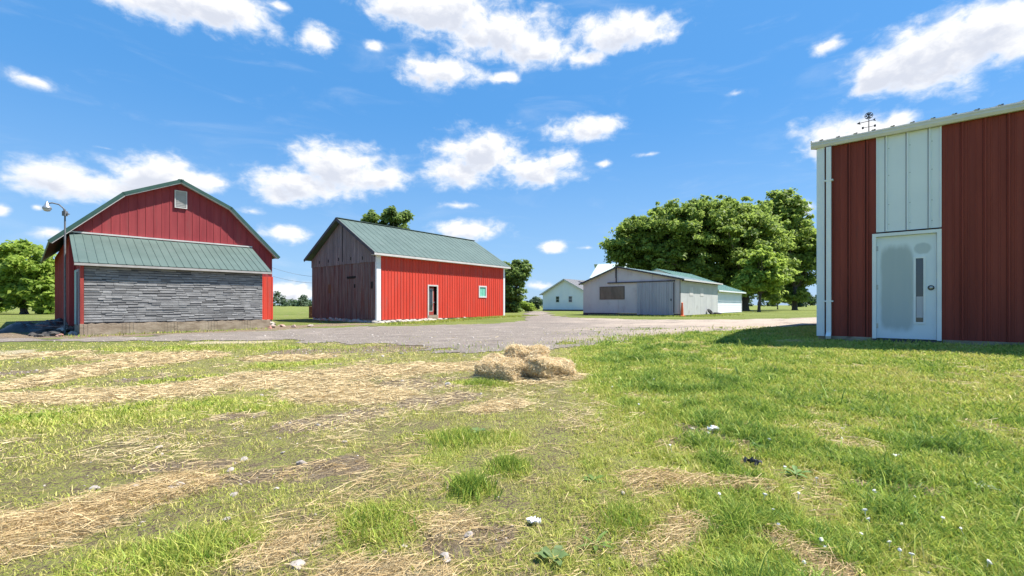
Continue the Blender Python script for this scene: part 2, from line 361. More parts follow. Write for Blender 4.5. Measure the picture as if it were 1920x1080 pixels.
def terrain(x, y, rough=True):
    x = np.asarray(x, float); y = np.asarray(y, float)
    num = np.full(x.shape, .40*.02); den = np.full(x.shape, .02)
    for a, b, c in TP:
        s = 2.2+.10*math.hypot(a, b); w = np.exp(-((x-a)**2+(y-b)**2)/(2*s*s)); num = num+w*c; den = den+w
    z = num/den
    if rough:
        r = np.hypot(x, y); gm = 1-gravel_mask(x, y); z = z+(fbm(x*1.4, y*1.4, 5)-.5)*.07*sstep(26-r, 0, 14)*(.15+.85*gm)+(fbm(x*6, y*6, 8, 3)-.5)*.022*sstep(12-r, 0, 5)*gm
    return z
def tz(x, y): return float(terrain(np.array([x]), np.array([y]))[0])
ROAD = [(-30,9.5),(-16.91,11.4),(-15.28,13.53),(-11.51,13.78),(-9.3,14.12),(-4.98,13.23),(-2.68,11.37),(-.94,9.96),(.48,10.11),(1.55,11.0),(3.53,12.5),(6.23,13.57),(9.91,16.21),(14.93,20.15),(22.69,23.4),(40,30),(60,38),(60,42),(29.55,31.0),(22.26,30.5),(13.34,25.76),(9.19,25.19),(6.14,27.47),(4.4,28.76),(3.6,32.37),(3.5,41.44),(4.2,54.42),(3.4,63),(2.4,63),(1.6,50.25),(1.0,39.46),(.95,28.82),(0,25.0),(-2.27,23.5),(-5.28,22.0),(-6.77,21.75),(-9.07,21.0),(-10.36,18.9),(-12.45,17.02),(-14.73,14.86),(-18.21,15.6),(-20.98,14.15),(-30,13)]
def poly_sd(x, y, poly):
    """signed distance, positive inside"""
    ins = np.zeros(x.shape, bool); d = np.full(x.shape, 1e9); n = len(poly)
    for i in range(n):
        (ax, ay), (bx, by) = poly[i], poly[(i+1) % n]
        c = ((ay > y) != (by > y)) & (x < (bx-ax)*(y-ay)/((by-ay) or 1e-9)+ax); ins ^= c
        ex, ey = bx-ax, by-ay; t = np.clip(((x-ax)*ex+(y-ay)*ey)/(ex*ex+ey*ey), 0, 1)
        d = np.minimum(d, np.hypot(x-ax-t*ex, y-ay-t*ey))
    return np.where(ins, d, -d)
def gravel_mask(x, y):
    d = poly_sd(x, y, ROAD)+(fbm(x*.7, y*.7, 21)-.5)*2.2+(fbm(x*3, y*3, 22)-.5)*1.2
    return sstep(d, -.25, .25)
def strokes(x, y, L, soft=.35):
    m = np.zeros(x.shape)
    for st in L:
        for i in range(len(st)-1):
            (ax, ay, ra), (bx, by, rb) = st[i], st[i+1]; ex, ey = bx-ax, by-ay
            t = np.clip(((x-ax)*ex+(y-ay)*ey)/(ex*ex+ey*ey+1e-9), 0, 1); r = ra+(rb-ra)*t
            m = np.maximum(m, 1-np.hypot(x-ax-t*ex, y-ay-t*ey)/(r*1.38))
    return m
STRAW = [[(-.5,6.6,.2),(.2,6.5,.2),(.9,6.6,.2)],[(-6.67,5.56,.46),(-5.18,6.04,.59),(-4.14,6.9,.72),(-2.65,7.26,.8),(-1.82,7.75,.75),(-.69,7.79,.5)],[(-2.43,6.08,.7),(-1.61,5.7,.4)],[(-7.38,6.34,.22),(-7.17,6.77,.33),(-7.63,8.31,.56),(-6.98,10.06,.57)],[(-9.01,9.69,.35),(-7.45,10.55,.52)],[(-11.94,10.15,1.2),(-10.69,10.51,.73)],[(-9.13,13.38,.5),(-7.55,13.65,.5)],[(-5.21,9.62,.43),(-4.14,9.77,.37)],[(-2.79,2.33,.4),(-2.55,2.68,.37),(-2.23,3.01,.26)],[(-1.22,2.17,.13),(-.93,2.47,.13),(-.29,2.49,.11)],[(.85,3.02,.15),(1.15,3.05,.17),(1.59,2.93,.08)],[(-.35,4.96,.18),(0,5.16,.2)],[(.98,2.46,.11),(.62,2.19,.09)],[(-.77,2.06,.13),(-.34,2.05,.09)],[(1.39,2.36,.07),(1.43,2.02,.12)]]
DIRT = [[(-1.52,6.45,.54),(-.62,6.57,.48)],[(-2.09,4.45,.3),(-1.62,4.93,.32)],[(-1.07,5.37,.37),(-.66,5.61,.29)],[(-.33,2.35,.16),(-.11,2.4,.14)],[(2.23,2.92,.08),(2.55,2.78,.1)],[(3.15,3.43,.1),(3.29,3.33,.1)],[(-2.8,3.36,.13),(-2.21,3.48,.14)],[(-1.96,3.14,.18),(-1.25,3.32,.21)],[(-8.64,7.82,.44),(-7.94,8.44,.25)],[(-5.98,7.16,.33),(-5.52,7.44,.26)],[(-5.37,10.87,.68),(-2.39,11.31,1.06)],[(1.32,2.39,.06),(1.47,2.02,.09)],[(-2.76,4.88,.18),(-3.48,4.7,.17)],[(1.93,4.21,.08),(1.25,3.81,.08)],[(1.59,4.23,.11),(1.97,3.63,.09)],[(-22,18,1.5),(-17,15.6,.8),(-14.7,15.9,.8),(-10.8,19.9,.9),(-10.6,21,1.1)],[(-11.4,22.0,1.3),(-8.3,24.2,1.3)],[(-9.5,24.4,1.2),(-5,24,.4)]]
LUSHP = [[(-.44,3.97,.36),(-.1,4.0,.25)],[(-.56,3.64,.3)]*2,[(-.27,2.89,.16)]*2,[(-.04,3.29,.17)]*2,[(-.76,2.49,.28)]*2,[(-1.57,2.22,.3),(-1.87,2.09,.25)],[(-6.5,4.6,1.0),(-3.6,5.0,.5)],[(-3.4,5.4,.5),(-2.8,5.2,.3)],[(-1.3,6.7,.0),(-.2,6.4,.35)],[(-4.6,8.6,.35),(-3.8,9.,.4)],[(-5.5,6.9,.2),(-4.9,7.4,.2)],[(-7,24.0,.7),(-3,25.6,.9),(.5,30.5,1.0)],[(-10,11.7,.6),(-6,11.8,.5)]]
def masks(x, y):
    n1 = fbm(x*2.2, y*2.2, 31); n2 = fbm(x*9, y*9, 37, 3); n3 = fbm(x*.5, y*.5, 41)
    st = sstep(strokes(x, y, STRAW)+(n1-.5)*.9+(n2-.5)*.5, .08, .55)
    di = sstep(strokes(x, y, DIRT)+(n1-.5)*.8+(n2-.5)*.6, .15, .55)
    lp = sstep(strokes(x, y, LUSHP)+(n1-.5)*1.1+(n2-.5)*.7, .0, .75)
    lu = sstep(x-(.42+.10*y)+(n1-.5)*1.3+(n3-.5)*.8, -.6, .7)
    lu = np.maximum(lu*(1-.55*sstep(n1, .52, .72)), lp*.45)
    gr = gravel_mask(x, y)
    di = np.maximum(di*(1-lp), sstep(n1+(n2-.5)*.5, .60, .75)*(1-lu)*.75)
    return dict(straw=st*(1-lp*.8), dirt=di, lush=lu, gravel=gr)

def polar(r0, r1, grow, naz):
    rs = [r0]
    while rs[-1] < r1: rs.append(rs[-1]*grow)
    rs = np.array(rs); az = np.linspace(0, 2*np.pi, naz, endpoint=False)
    A, RR = np.meshgrid(az, rs); return RR*np.sin(A), RR*np.cos(A), len(rs), naz
def raw_mesh(name, v, tri=None, quad=None):
    me = bpy.data.meshes.new(name); me.vertices.add(len(v)); me.vertices.foreach_set('co', np.asarray(v, np.float32).ravel())
    f = quad if quad is not None else tri; k = f.shape[1]
    me.loops.add(f.size); me.loops.foreach_set('vertex_index', f.astype(np.int32).ravel())
    me.polygons.add(len(f)); me.polygons.foreach_set('loop_start', np.arange(0, f.size, k, dtype=np.int32))
    me.update(calc_edges=True); return me
def attr_point(me, name, val): me.attributes.new(name, 'FLOAT', 'POINT').data.foreach_set('value', np.asarray(val, np.float32).ravel())
def attr_col(me, name, rgb):
    c = np.ones((len(rgb), 4), np.float32); c[:, :3] = rgb; me.attributes.new(name, 'FLOAT_COLOR', 'POINT').data.foreach_set('color', c.ravel())

def ground_mat():
    m, k, p = new_mat('field_ground'); co = obj_coord(k)
    nf = k.noise(co, 55, 5, .7); nm = k.noise(co, 6, 5, .6); nb = k.noise(co, .35, 4, .6); nc = k.noise(co, 18, 4, .65)
    soil = k.mix(k.ramp(nf, .3, .7), (.085, .060, .038), (.36, .275, .185)); soil = k.mix(k.ramp(nm, .4, .7), soil, (.25, .195, .135))
    g = k.mix(k.ramp(nc, .35, .65), (.20, .21, .05), (.37, .36, .10)); g = k.mix(k.ramp(nb, .35, .7), g, (.32, .35, .075))
    gl = k.mix(k.ramp(nc, .35, .65), (.19, .27, .035), (.36, .43, .075)); gl = k.mix(k.ramp(nb, .4, .7), gl, (.38, .42, .085))
    lush = k.attr('lush').outputs['Fac']; grass = k.mix(lush, g, gl)
    thin = k.math('MULTIPLY_ADD', lush, -.30, .62)
    c = k.mix(k.ramp(k.math('ADD', nf, k.math('MULTIPLY', nm, .3)), k.math('SUBTRACT', thin, .05), k.math('ADD', thin, .12)), soil, grass)
    far = k.ramp(k.vec('LENGTH', co), 9, 22); c = k.mix(far, c, k.mix(k.ramp(k.noise(k.scale(co, (.3, 1, 1)), .9, 6, .7), .3, .7), (.115, .15, .034), (.21, .225, .065)))  # far grass colour darkened to stand in for missing shade between blades
    di = k.math('ADD', k.attr('dirt').outputs['Fac'], k.math('MULTIPLY', k.math('SUBTRACT', nm, .5), .6)); c = k.mix(k.ramp(di, .35, .75), c, soil)
    s = k.math('ADD', k.attr('straw').outputs['Fac'], k.math('MULTIPLY', k.math('SUBTRACT', nf, .5), .8))
    sc = k.mix(k.ramp(nf, .3, .65), (.26, .20, .12), (.66, .56, .37)); c = k.mix(k.ramp(s, .40, .85, 0, .9), c, sc)
    k.put(p.inputs['Base Color'], c); p.inputs['Roughness'].default_value = .95; p.inputs['Specular IOR Level'].default_value = .1
    b = k.n('ShaderNodeBump'); b.inputs['Strength'].default_value = 1.; b.inputs['Distance'].default_value = .05
    k.put(b.inputs['Height'], nf); k.put(p.inputs['Normal'], b.outputs[0]); return m
def gravel_mat():
    m, k, p = new_mat('gravel'); co = obj_coord(k)
    vo = k.n('ShaderNodeTexVoronoi'); k.put(vo.inputs['Vector'], co); vo.inputs['Scale'].default_value = 26
    nf = k.noise(co, 40, 6, .7); nm = k.noise(k.scale(co, (.75, 1.2, 1)), 1.3, 6, .7); nb = k.noise(co, .22, 3, .5)
    c = k.mix(vo.outputs['Color'], (.165, .138, .115), (.34, .29, .245)); c = k.mix(k.ramp(nf, .42, .66), c, (.145, .122, .105))
    c = k.mix(k.ramp(nm, .5, .75, 0, .8), c, (.38, .32, .27)); c = k.mix(k.ramp(k.noise(co, 7, 5, .7), .55, .7, 0, .6), c, (.16, .14, .13)); 
    tan = k.math('MULTIPLY', k.attr('tan').outputs['Fac'], k.ramp(nm, .28, .55)); c = k.mix(tan, c, k.mix(nf, (.30, .235, .18), (.52, .43, .35)))
    c = k.mix(k.ramp(nm, .30, .44, .85, 0), c, (.13, .105, .095))
    k.put(p.inputs['Base Color'], c); p.inputs['Roughness'].default_value = .95; p.inputs['Specular IOR Level'].default_value = .15
    b = k.n('ShaderNodeBump'); b.inputs['Strength'].default_value = .8; b.inputs['Distance'].default_value = .04
    k.put(b.inputs['Height'], k.math('ADD', nf, k.math('MULTIPLY', nm, 1.5))); k.put(p.inputs['Normal'], b.outputs[0]); return m
def build_ground():
    gx, gy, nr, na = polar(.35, 2200, 1.018, 1080)
    x, y = gx.ravel(), gy.ravel(); z = terrain(x, y); mk = masks(x, y)
    v = np.column_stack([x, y, z]); v = np.vstack([v, [[0, 0, z[:na].mean()]]])
    i, j = np.meshgrid(np.arange(nr-1), np.arange(na), indexing='ij'); a = i*na+j; b = i*na+(j+1) % na
    q = np.stack([a, b, b+na, a+na], -1).reshape(-1, 4)
    fan = np.column_stack([np.arange(na), np.full(na, len(v)-1), (np.arange(na)+1) % na, (np.arange(na)+1) % na])
    me = raw_mesh('ground', v, quad=q)
    for kx in ('lush', 'straw', 'dirt'): attr_point(me, kx, np.append(mk[kx], 0))
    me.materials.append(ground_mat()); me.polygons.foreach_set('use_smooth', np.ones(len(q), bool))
    tag(link(bpy.data.objects.new('ground', me)), kind='structure')
    # gravel yard: its own sheet just above the ground, worn ragged at the edge
    xs = np.arange(-30, 42, .13); ys = np.concatenate([np.arange(9, 22, .10), np.arange(22, 64, .22)]); X2, Y2 = np.meshgrid(xs, ys); px, py = X2.ravel(), Y2.ravel(); ncol = len(xs)
    i, j = np.meshgrid(np.arange(len(ys)-1), np.arange(ncol-1), indexing='ij'); a = i*ncol+j; q = np.stack([a, a+1, a+1+ncol, a+ncol], -1).reshape(-1, 4)
    gm = gravel_mask(px, py)+(fbm(px*5, py*5, 61, 3)-.5)*.7; keep = (gm[q] > .5).all(1); qq = q[keep]; used, inv = np.unique(qq, return_inverse=True)
    px, py = px[used], py[used]; gv = np.column_stack([px, py, terrain(px, py)+.012+.012*sstep(np.hypot(px, py), 12, 40)])
    me = raw_mesh('gravel_road', gv, quad=inv.reshape(-1, 4)); me.materials.append(gravel_mat())
    attr_point(me, 'tan', sstep(gv[:, 0]+(fbm(gv[:, 0]*.4, gv[:, 1]*.4, 71)-.5)*8, 1, 9)); me.polygons.foreach_set('use_smooth', np.ones(len(qq), bool))
    tag(link(bpy.data.objects.new('gravel_road', me)), kind='structure')
build_ground()

# ------------------------------------------------------------------ gambrel barn (front y=0 is the lean-to, gable wall at y=2.6)
O0 = V3(0, 0, 0)
def gambrel_barn():
    g = .15
    b = thing('gambrel_barn', 'red gambrel barn with green steel roof and a grey block lean-to across its gable end', 'barn', (-15.67, 16.5, g), math.atan2(.732, .681))
    zz = lambda a: a-g
    cx = 3.44
    gab = [(-.2, zz(.42)), (7.4, zz(.50)), (7.4, zz(3.92)), (5.42, zz(5.90)), (cx, zz(6.80)), (1.46, zz(5.90)), (-.2, zz(4.22))]
    m = MB(); G = V3(0, 2.6, 0)
    ribbed(m, G, X, Z, -Y, gab, .285, .042, .014, .06); m.build('gable_wall', M['barn_red'], b)
    m = MB()
    for xs, nn, side in ((-.2, -X, 1), (7.4, X, -1)):
        ribbed(m, V3(xs, 2.67, 0), Y, Z, nn, [(0, zz(.42)), (12.3, zz(.42)), (12.3, zz(4.02)), (0, zz(4.02))], .4, .04, .012, .06)
    m.prism(V3(0, 15.03, 0), X, Z, -Y, [(p[0]+(.07 if p[0] < 0 else -.07 if p[0] > 7 else 0), p[1]-.01) for p in gab], -.06, 0)
    m.build('side_wall', M['old_red'], b)
    m = MB(); ribbed(m, V3(0, 2.574, 0), X, Z, -Y, [(6.14, zz(.5)), (7.43, zz(.5)), (7.43, zz(2.72)), (6.14, zz(2.72))], .19, .03, .008, .012); m.box(7.40, 7.435, 2.575, 2.8, zz(.5), zz(2.72)); m.build('board_panel', M['bright_red'], b)
    # stone footing under the gable and side walls
    m = MB(); r = random.Random(3)
    m.box(-.15, 7.35, 2.70, 14.95, -.4, zz(.43))
    for i in range(34): m.rock((6.15+r.random()*1.5, 1.9+r.random()*.9, r.uniform(-.08, .22)), *(r.uniform(.08, .2) for _ in 'ab'), r.uniform(.06, .14), r.random(), rng=r)
    for i in range(24): m.rock((-.30+r.uniform(-.1, .1), 2.7+i*.5, r.uniform(0, .18)), .2, .25, .16, r.random(), rng=r)
    for i in range(20): m.rock((7.45+r.uniform(-.1, .1), 2.7+i*.5, r.uniform(0, .2)), .2, .25, .16, r.random(), rng=r)
    m.build('stone_footing', M['stone'], b)
    # roof: four slopes
    prof = [(-.78, 3.74), (1.42, 5.98), (3.44, 6.93), (5.46, 5.98), (7.66, 3.74)]
    ya, yb = 2.32, 15.3
    m = MB()
    for (a, c) in ((0, 1), (1, 2), (4, 3), (3, 2)):
        e, rg = prof[a], prof[c]; roof_slope(m, (e[0], ya, zz(e[1])), (e[0], yb, zz(e[1])), (rg[0], ya, zz(rg[1])), .3, .05, .02, .05)
    m.box(cx-.1, cx+.1, ya-.01, yb+.01, zz(6.93), zz(6.965))
    roof = m.build('roof', M['green_roof'], b)
    m = MB(); m2 = MB()
    for i in range(4):
        p, q = V3(prof[i][0], 0, zz(prof[i][1])), V3(prof[i+1][0], 0, zz(prof[i+1][1])); d = q-p; L = np.linalg.norm(d); d /= L; n = np.cross(d, Y); n = n if n[2] > 0 else -n
        m.obox(p+V3(0, ya, 0), d, n, -Y, -.02, L+.02, -.10, .035, .003, .035)
        m2.obox(p+V3(0, ya, 0), d, n, -Y, 0, L, -.135, -.10, -.03, .02)
        m2.obox(p, d, n, -Y, .0, L, -.09, -.06, -ya-.33, -ya-.005)
    m.build('rake_trim', M['green_trim'], roof); m2.build('rake_board', M['trim_pale'], roof)
    # gable vent with its louvres
    m = MB(); m.obox(G, X, Z, -Y, 3.27, 3.67, zz(5.72), zz(6.45), .02, .05)
    for i in range(9): m.obox(G, X, Z, -Y, 3.29, 3.65, zz(5.76)+i*.073, zz(5.76)+i*.073+.035, .05, .062)
    v = m.build('gable_vent', M['vent'], b)
    m = MB(); frame(m, G, X, Z, -Y, 3.27, 3.67, zz(5.72), zz(6.45), .035, .02, .07); m.build('vent_frame', M['trim_pale'], v)
    # lean-to
    L = 6.1
    m = MB(); m.box(.02, L-.02, .03, .14, zz(.57), zz(2.78)); m.box(L-.14, L, .14, 2.53, zz(.57), zz(2.9))
    lw = m.build('lean_to_wall', M['mortar'], b)
    m = MB(); r = random.Random(5); z = zz(.585); row = 0
    while z < zz(2.76):
        hgt = r.uniform(.084, .106); x = .065
        while x < L-.04:
            w = r.uniform(.24, .62); x1 = min(L-.02, x+w)
            dz = r.uniform(-.009, .009); pr = r.uniform(.0, .012); lean = r.uniform(.002, .018)
            sag = .012*math.sin(x*1.7+row*.8)+.01*math.sin(x*4.1+row*.37)
            g0 = r.uniform(.010, .026); 
            q = [V3(x+.003, .028, z+dz+sag+g0), V3(x1-.004, .028, z+dz+sag+g0+r.uniform(-.006, .006)), V3(x1-.004, .028, z+hgt+sag*.9), V3(x+.003, .028, z+hgt+sag*.9)]
            f = [p-V3(0, pr+.012+(lean if i < 2 else 0), 0) for i, p in enumerate(q)]
            m.add(q+f, [(4, 5, 6, 7), (0, 1, 5, 4), (1, 2, 6, 5), (2, 3, 7, 6), (3, 0, 4, 7)], r.random()**1.5)
            x = x1
        z += hgt; row += 1
    m.build('block_siding', M['shingle'], b)
    m = MB(); m.box(.0, .06, -.035, .09, zz(.5), zz(2.74)); m.box(-.035, .0, -.035, .26, zz(.5), zz(2.74)); m.build('corner_board', M['old_red'], b)
    m = MB(); r = random.Random(9)   # concrete sill wall, chipped along the top
    n = 60; tops = [zz(.575)+r.uniform(-.03, .012) for _ in range(n+1)]
    for i in range(n):
        x0, x1 = -.05+i*(L+.35)/n, -.05+(i+1)*(L+.35)/n
        y0 = -.09-.02*math.sin(i*.5)
        m.add([(x0, y0, -.3), (x1, y0, -.3), (x1, .25, -.3), (x0, .25, -.3), (x0, y0+.02, tops[i]), (x1, y0+.02, tops[i+1]), (x1, .25, tops[i+1]), (x0, .25, tops[i])], [(0, 1, 5, 4), (4, 5, 6, 7), (2, 3, 7, 6)])
    m.box(-.05, .2, .26, 2.55, -.3, zz(.55)); m.box(L+.05, L+.3, .26, 2.55, -.3, zz(.55))
    m.build('concrete_sill', M['concrete'], b)
    # lean-to side wall with doorway
    m = MB(); ribbed(m, O0, Y, Z, -X, [(.2, zz(.55)), (2.58, zz(.55)), (2.58, zz(3.98)), (.2, zz(2.92))], .3, .03, .01, .05, ); m.build('lean_to_side', M['old_red'], b)
    m = MB(); m.obox(O0, Y, Z, -X, .35, 1.28, zz(.5), zz(2.5), .012, .05); d = m.build('side_door', M['dark_trim'], b)
    m = MB(); frame(m, O0, Y, Z, -X, .35, 1.28, zz(.5), zz(2.5), .08, .012, .07, False); m.build('door_frame', M['grey_door'], d)
    m = MB(); ribbed(m, O0, Y, Z, -X, [(1.52, zz(.5)), (2.3, zz(.5)), (2.3, zz(2.62)), (1.52, zz(2.62))], .2, .03, .012, .03)
    for q in m.v: pass
    o = m.build('pale_panel', M['pale_green'], b); o.location = (-.055, 0, 0)
    m = MB(); roof_slope(m, (-.2, -.17, zz(2.80)), (L+.32, -.17, zz(2.80)), (-.2, 2.585, zz(4.15)), .262, .04, .019, .05); lr = m.build('lean_to_roof', M['green_roof'], b)
    m = MB(); m.box(-.2, L+.32, -.20, -.173, zz(2.69), zz(2.77)); m.box(-.2, L+.32, -.165, .0, zz(2.69), zz(2.71)); m.build('eave_board', M['vent'], lr)
    m = MB(); m.obox(V3(0, 2.574, zz(4.155)), X, Z, -Y, -.2, L+.32, 0, .06, .0, .08); m.build('flashing', M['trim_pale'], lr)
gambrel_barn()

def yard_light():
    x, y = -17.06, 17.3
    b = thing('yard_light', 'tall grey pole carrying a silver yard light at the left corner of the gambrel barn', 'lamp', (x, y, .15))
    m = MB(); m.tube([(0, 0, -.2), (0, 0, 2.5), (0, 0, 4.75)], [.034, .03, .026], 8); m.build('pole', M['pole'], b)
    m = MB(); m.tube([(0, 0, 4.55), (-.03, -.02, 4.78), (-.14, -.09, 4.92), (-.30, -.18, 4.96), (-.40, -.24, 4.93)], .025, 8); m.box(-.06, .06, -.06, .06, 4.50, 4.68); m.box(.04, .16, -.03, .03, 4.55, 4.59); m.build('arm', M['pole'], b)
    m = MB(); m.lathe((-.42, -.26, 4.72), [(.125, -.01), (.135, .015), (.12, .07), (.07, .13), (.052, .20), (.036, .215), (.034, .26), (.013, .285)], 16); hd = m.build('lamp_head', M['galv'], b, True)
    m = MB(); m.lathe((-.42, -.26, 4.71), [(.03, -.09), (.08, -.075), (.11, -.035), (.12, 0)], 16); m.build('lens', M['trim_pale'], hd, True)
yard_light()

# ------------------------------------------------------------------ plank-ended barn with bright red side
def plank_barn():
    g = .2; zz = lambda a: a-g; L, Wd = 11.7, 7.0
    b = thing('plank_barn', 'barn with a bright red steel side, weathered plank gable and green roof', 'barn', (-7.7, 25.8, g), math.atan2(.794, .607))
    dh = (3.86, 4.70, zz(.42), zz(2.52)); wh = (8.78, 9.50, zz(1.86), zz(2.58))
    m = MB(); ribbed(m, O0, X, Z, -Y, [(.26, zz(.38)), (L-.16, zz(.44)), (L-.16, zz(4.12)), (.26, zz(4.12))][:4] if 0 else [(.0, zz(.40)), (L, zz(.40)), (L, zz(4.12)), (.0, zz(4.12))], .2286, .05, .022, .08, [dh, wh]); m.build('red_wall', M['bright_red'], b)
    m = MB(); m.box(-.03, .26, -.035, -.0235, zz(.36), zz(4.13)); m.box(-.03, 0, -.0235, .1, zz(.36), zz(4.13)); m.build('corner_trim', M['white'], b)
    m = MB(); m.box(L-.16, L+.03, -.035, -.0235, zz(.36), zz(4.13)); m.box(L, L+.03, -.0235, .1, zz(.36), zz(4.13)); m.build('corner_trim', M['white'], b)
    m = MB(); ribbed(m, V3(L, .085, 0), Y, Z, X, [(0, zz(.4)), (Wd-.1, zz(.4)), (Wd-.1, zz(4.2)), (Wd/2-.05, zz(6.4)), (0, zz(4.2))], .3, .04, .015, .08)
    ribbed(m, V3(0, Wd, 0), X, Z, Y, [(.1, zz(.4)), (L-.1, zz(.4)), (L-.1, zz(4.12)), (.1, zz(4.12))], .3, .04, .015, .08); m.build('rear_wall', M['bright_red'], b)
    # gable of single upright boards, upper tier lapping the lower
    r = random.Random(21)
    def top(y): return zz(4.16)+(6.42-4.16)*(1-abs(y-Wd/2)/(Wd/2))
    def tier(z0f, z1f, n0, seed):
        r = random.Random(seed); m = MB(); y = .06
        while y < Wd-.02:
            w = r.choice((.16, .2, .24, .28)); y1 = min(Wd, y+w); a, c = y+.004, y1-.008
            p = r.uniform(0, .014); j = r.uniform(-.03, .02)
            poly = [(a, z0f(a)+j), (c, z0f(c)+j*.6), (c, z1f(c)), (a, z1f(a))]
            if a < Wd/2 < c and z1f is top: poly.insert(3, (Wd/2, top(Wd/2)))
            m.prism(V3(-n0-p, 0, 0), Y, Z, -X, poly, -.022, 0, r.random()); y = y1
        return m
    tier(lambda y: zz(.42), lambda y: zz(3.80)-.03*y/7, .0, 4).build('lower_boards', M['plank'], b)
    tier(lambda y: zz(3.74)-.03*y/7, top, .035, 8).build('upper_boards', M['plank_pale'], b)
    m = MB(); m.prism(V3(.03, 0, 0), Y, Z, -X, [(.1, zz(.42)), (Wd-.05, zz(.42)), (Wd-.05, zz(4.1)), (Wd/2, zz(6.35)), (.1, zz(4.1))], -.03, 0); m.build('backing', M['dark_void'], b)
    m = MB()
    for (y0, y1, z0, z1) in ((4.68, 5.0, 2.0, 2.56),): m.obox(O0, Y, Z, -X, y0, y1, zz(z0), zz(z1), .016, .021)
    m.build('hatch', M['rust'], b)
    m = MB(); r = random.Random(2)
    for (y0, y1, z0, z1) in ((2.0, 2.95, 2.88, 2.98), (.35, .52, 2.2, 2.6), (2.05, 2.2, 2.28, 2.5), (2.1, 2.9, 2.84, 2.87)): m.obox(O0, Y, Z, -X, y0, y1, zz(z0), zz(z1), .016, .020); m.build('board_gap', M['dark_void'], b); m = MB()
    for (y0, z0) in ((.1, 4.0), (1.25, 3.9), (2.45, 3.95), (3.75, 3.98), (4.9, 3.94), (5.95, 3.92)): m.obox(O0, Y, Z, -X, y0, y0+.08, zz(z0), zz(z0+.2), .051, .054); m.build('board_gap', M['dark_void'], b); m = MB()
    for y0 in (3.32,): m.obox(O0, Y, Z, -X, y0, y0+.06, zz(3.9), zz(6.2), .050, .053)
    m.build('board_gap', M['dark_void'], b)
    # stone foundation
    m = MB(); r = random.Random(12)
    m.box(.12, L-.1, .05, .3, -.4, zz(.395)); m.box(.06, .3, .3, Wd-.1, -.4, zz(.415))
    x = -.1
    while x < 7.2:
        s = r.uniform(.14, .30); m.rock((x, r.uniform(-.06, .04), r.uniform(-.03, .10)), s, .18, r.uniform(.10, .17), r.random(), .16, r, 2); x += s*1.35
    y = .2
    while y < Wd: s = r.uniform(.15, .3); m.rock((r.uniform(-.02, .06), y, r.uniform(0, .12)), .16, s, .15, r.random()*.4, .16, r, 2); y += s*1.4
    m.build('stone_foundation', M['stone'], b)
    # roof
    m = MB(); e = .30; ez = zz(4.22); rz = zz(6.56)
    roof_slope(m, (-.38, -e, ez), (L+.38, -e, ez), (-.38, Wd/2, rz), .46, .04, .015, .045); roof_slope(m, (-.38, Wd+e, ez), (L+.38, Wd+e, ez), (-.38, Wd/2, rz), .46, .04, .015, .045)
    m.obox(V3(0, Wd/2, rz), X, Y, Z, -.39, L+.39, -.12, .12, .004, .035); roof = m.build('roof', M['green_roof'], b)
    m = MB(); m.box(-.38, L+.38, -e-.03, -e-.002, ez-.15, ez-.03); m.box(-.38, L+.38, -e, -.036, ez-.15, ez-.125); m.build('eave_fascia', M['trim_pale'], roof)
    m = MB()
    for s in (0, 1):
        p = V3(-.38, -e if s == 0 else Wd+e, ez); q = V3(-.38, Wd/2, rz); d = q-p; Ln = np.linalg.norm(d); d /= Ln; n = np.cross(d, X); n = n if n[2] > 0 else -n
        m.obox(p, d, n, -X, -.02, Ln, -.14, .03, .002, .03)
    m.build('rake_trim', M['dark_trim'], roof)
    # door standing half open in its frame
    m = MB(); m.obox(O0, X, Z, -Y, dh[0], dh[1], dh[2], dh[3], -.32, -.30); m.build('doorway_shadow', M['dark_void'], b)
    m = MB(); frame(m, O0, X, Z, -Y, dh[0]+.06, dh[1]-.06, dh[2], dh[3]-.06, .09, -.06, .03, False); fr = m.build('door_frame', M['trim_pale'], b)
    m = MB(); u0, u1, z0, z1 = dh[0]+.065, dh[1]-.25, dh[2]+.2, dh[3]-.13; frame(m, O0, X, Z, -Y, u0+.09, u1-.07, z0+.22, z1-.09, .09, -.14, -.10, False)
    m.obox(O0, X, Z, -Y, u0, u1, z0, z0+.22, -.14, -.10); dr = m.build('door', M['old_red'], b)
    m = MB(); m.obox(O0, X, Z, -Y, u0+.09, u1-.07, z0+.22, z1-.09, -.13, -.115); m.build('glass', M['glass'], dr)
    m = MB(); frame(m, O0, X, Z, -Y, u0+.12, u1-.10, z0+.25, z1-.12, .03, -.113, -.09); m.build('glass_bead', M['trim_pale'], dr)
    m = MB(); m.tube([(u1-.03, .09, z0+.8), (u1-.03, .02, z0+.8), (u1-.13, .02, z0+.8)], .02, 8); m.build('handle', M['galv'], dr)
    m = MB(); m.box(dh[0]+.03, dh[1]-.03, -.06, .3, dh[2]-.1, dh[2]+.19); m.build('doorstep', M['concrete'], b)
    m = MB(); frame(m, O0, X, Z, -Y, wh[0]+.03, wh[1]-.03, wh[2]+.03, wh[3]-.03, .1, -.03, .035); w = m.build('window', M['cream'], b)
    m = MB(); m.obox(O0, X, Z, -Y, wh[0]+.03, wh[1]-.03, wh[2]+.03, wh[3]-.03, -.03, -.01); m.obox(O0, X, Z, -Y, (wh[0]+wh[1])/2-.012, (wh[0]+wh[1])/2+.012, wh[2]+.03, wh[3]-.03, -.01, .003); m.build('shutter', M['green_pane'], w)
plank_barn()

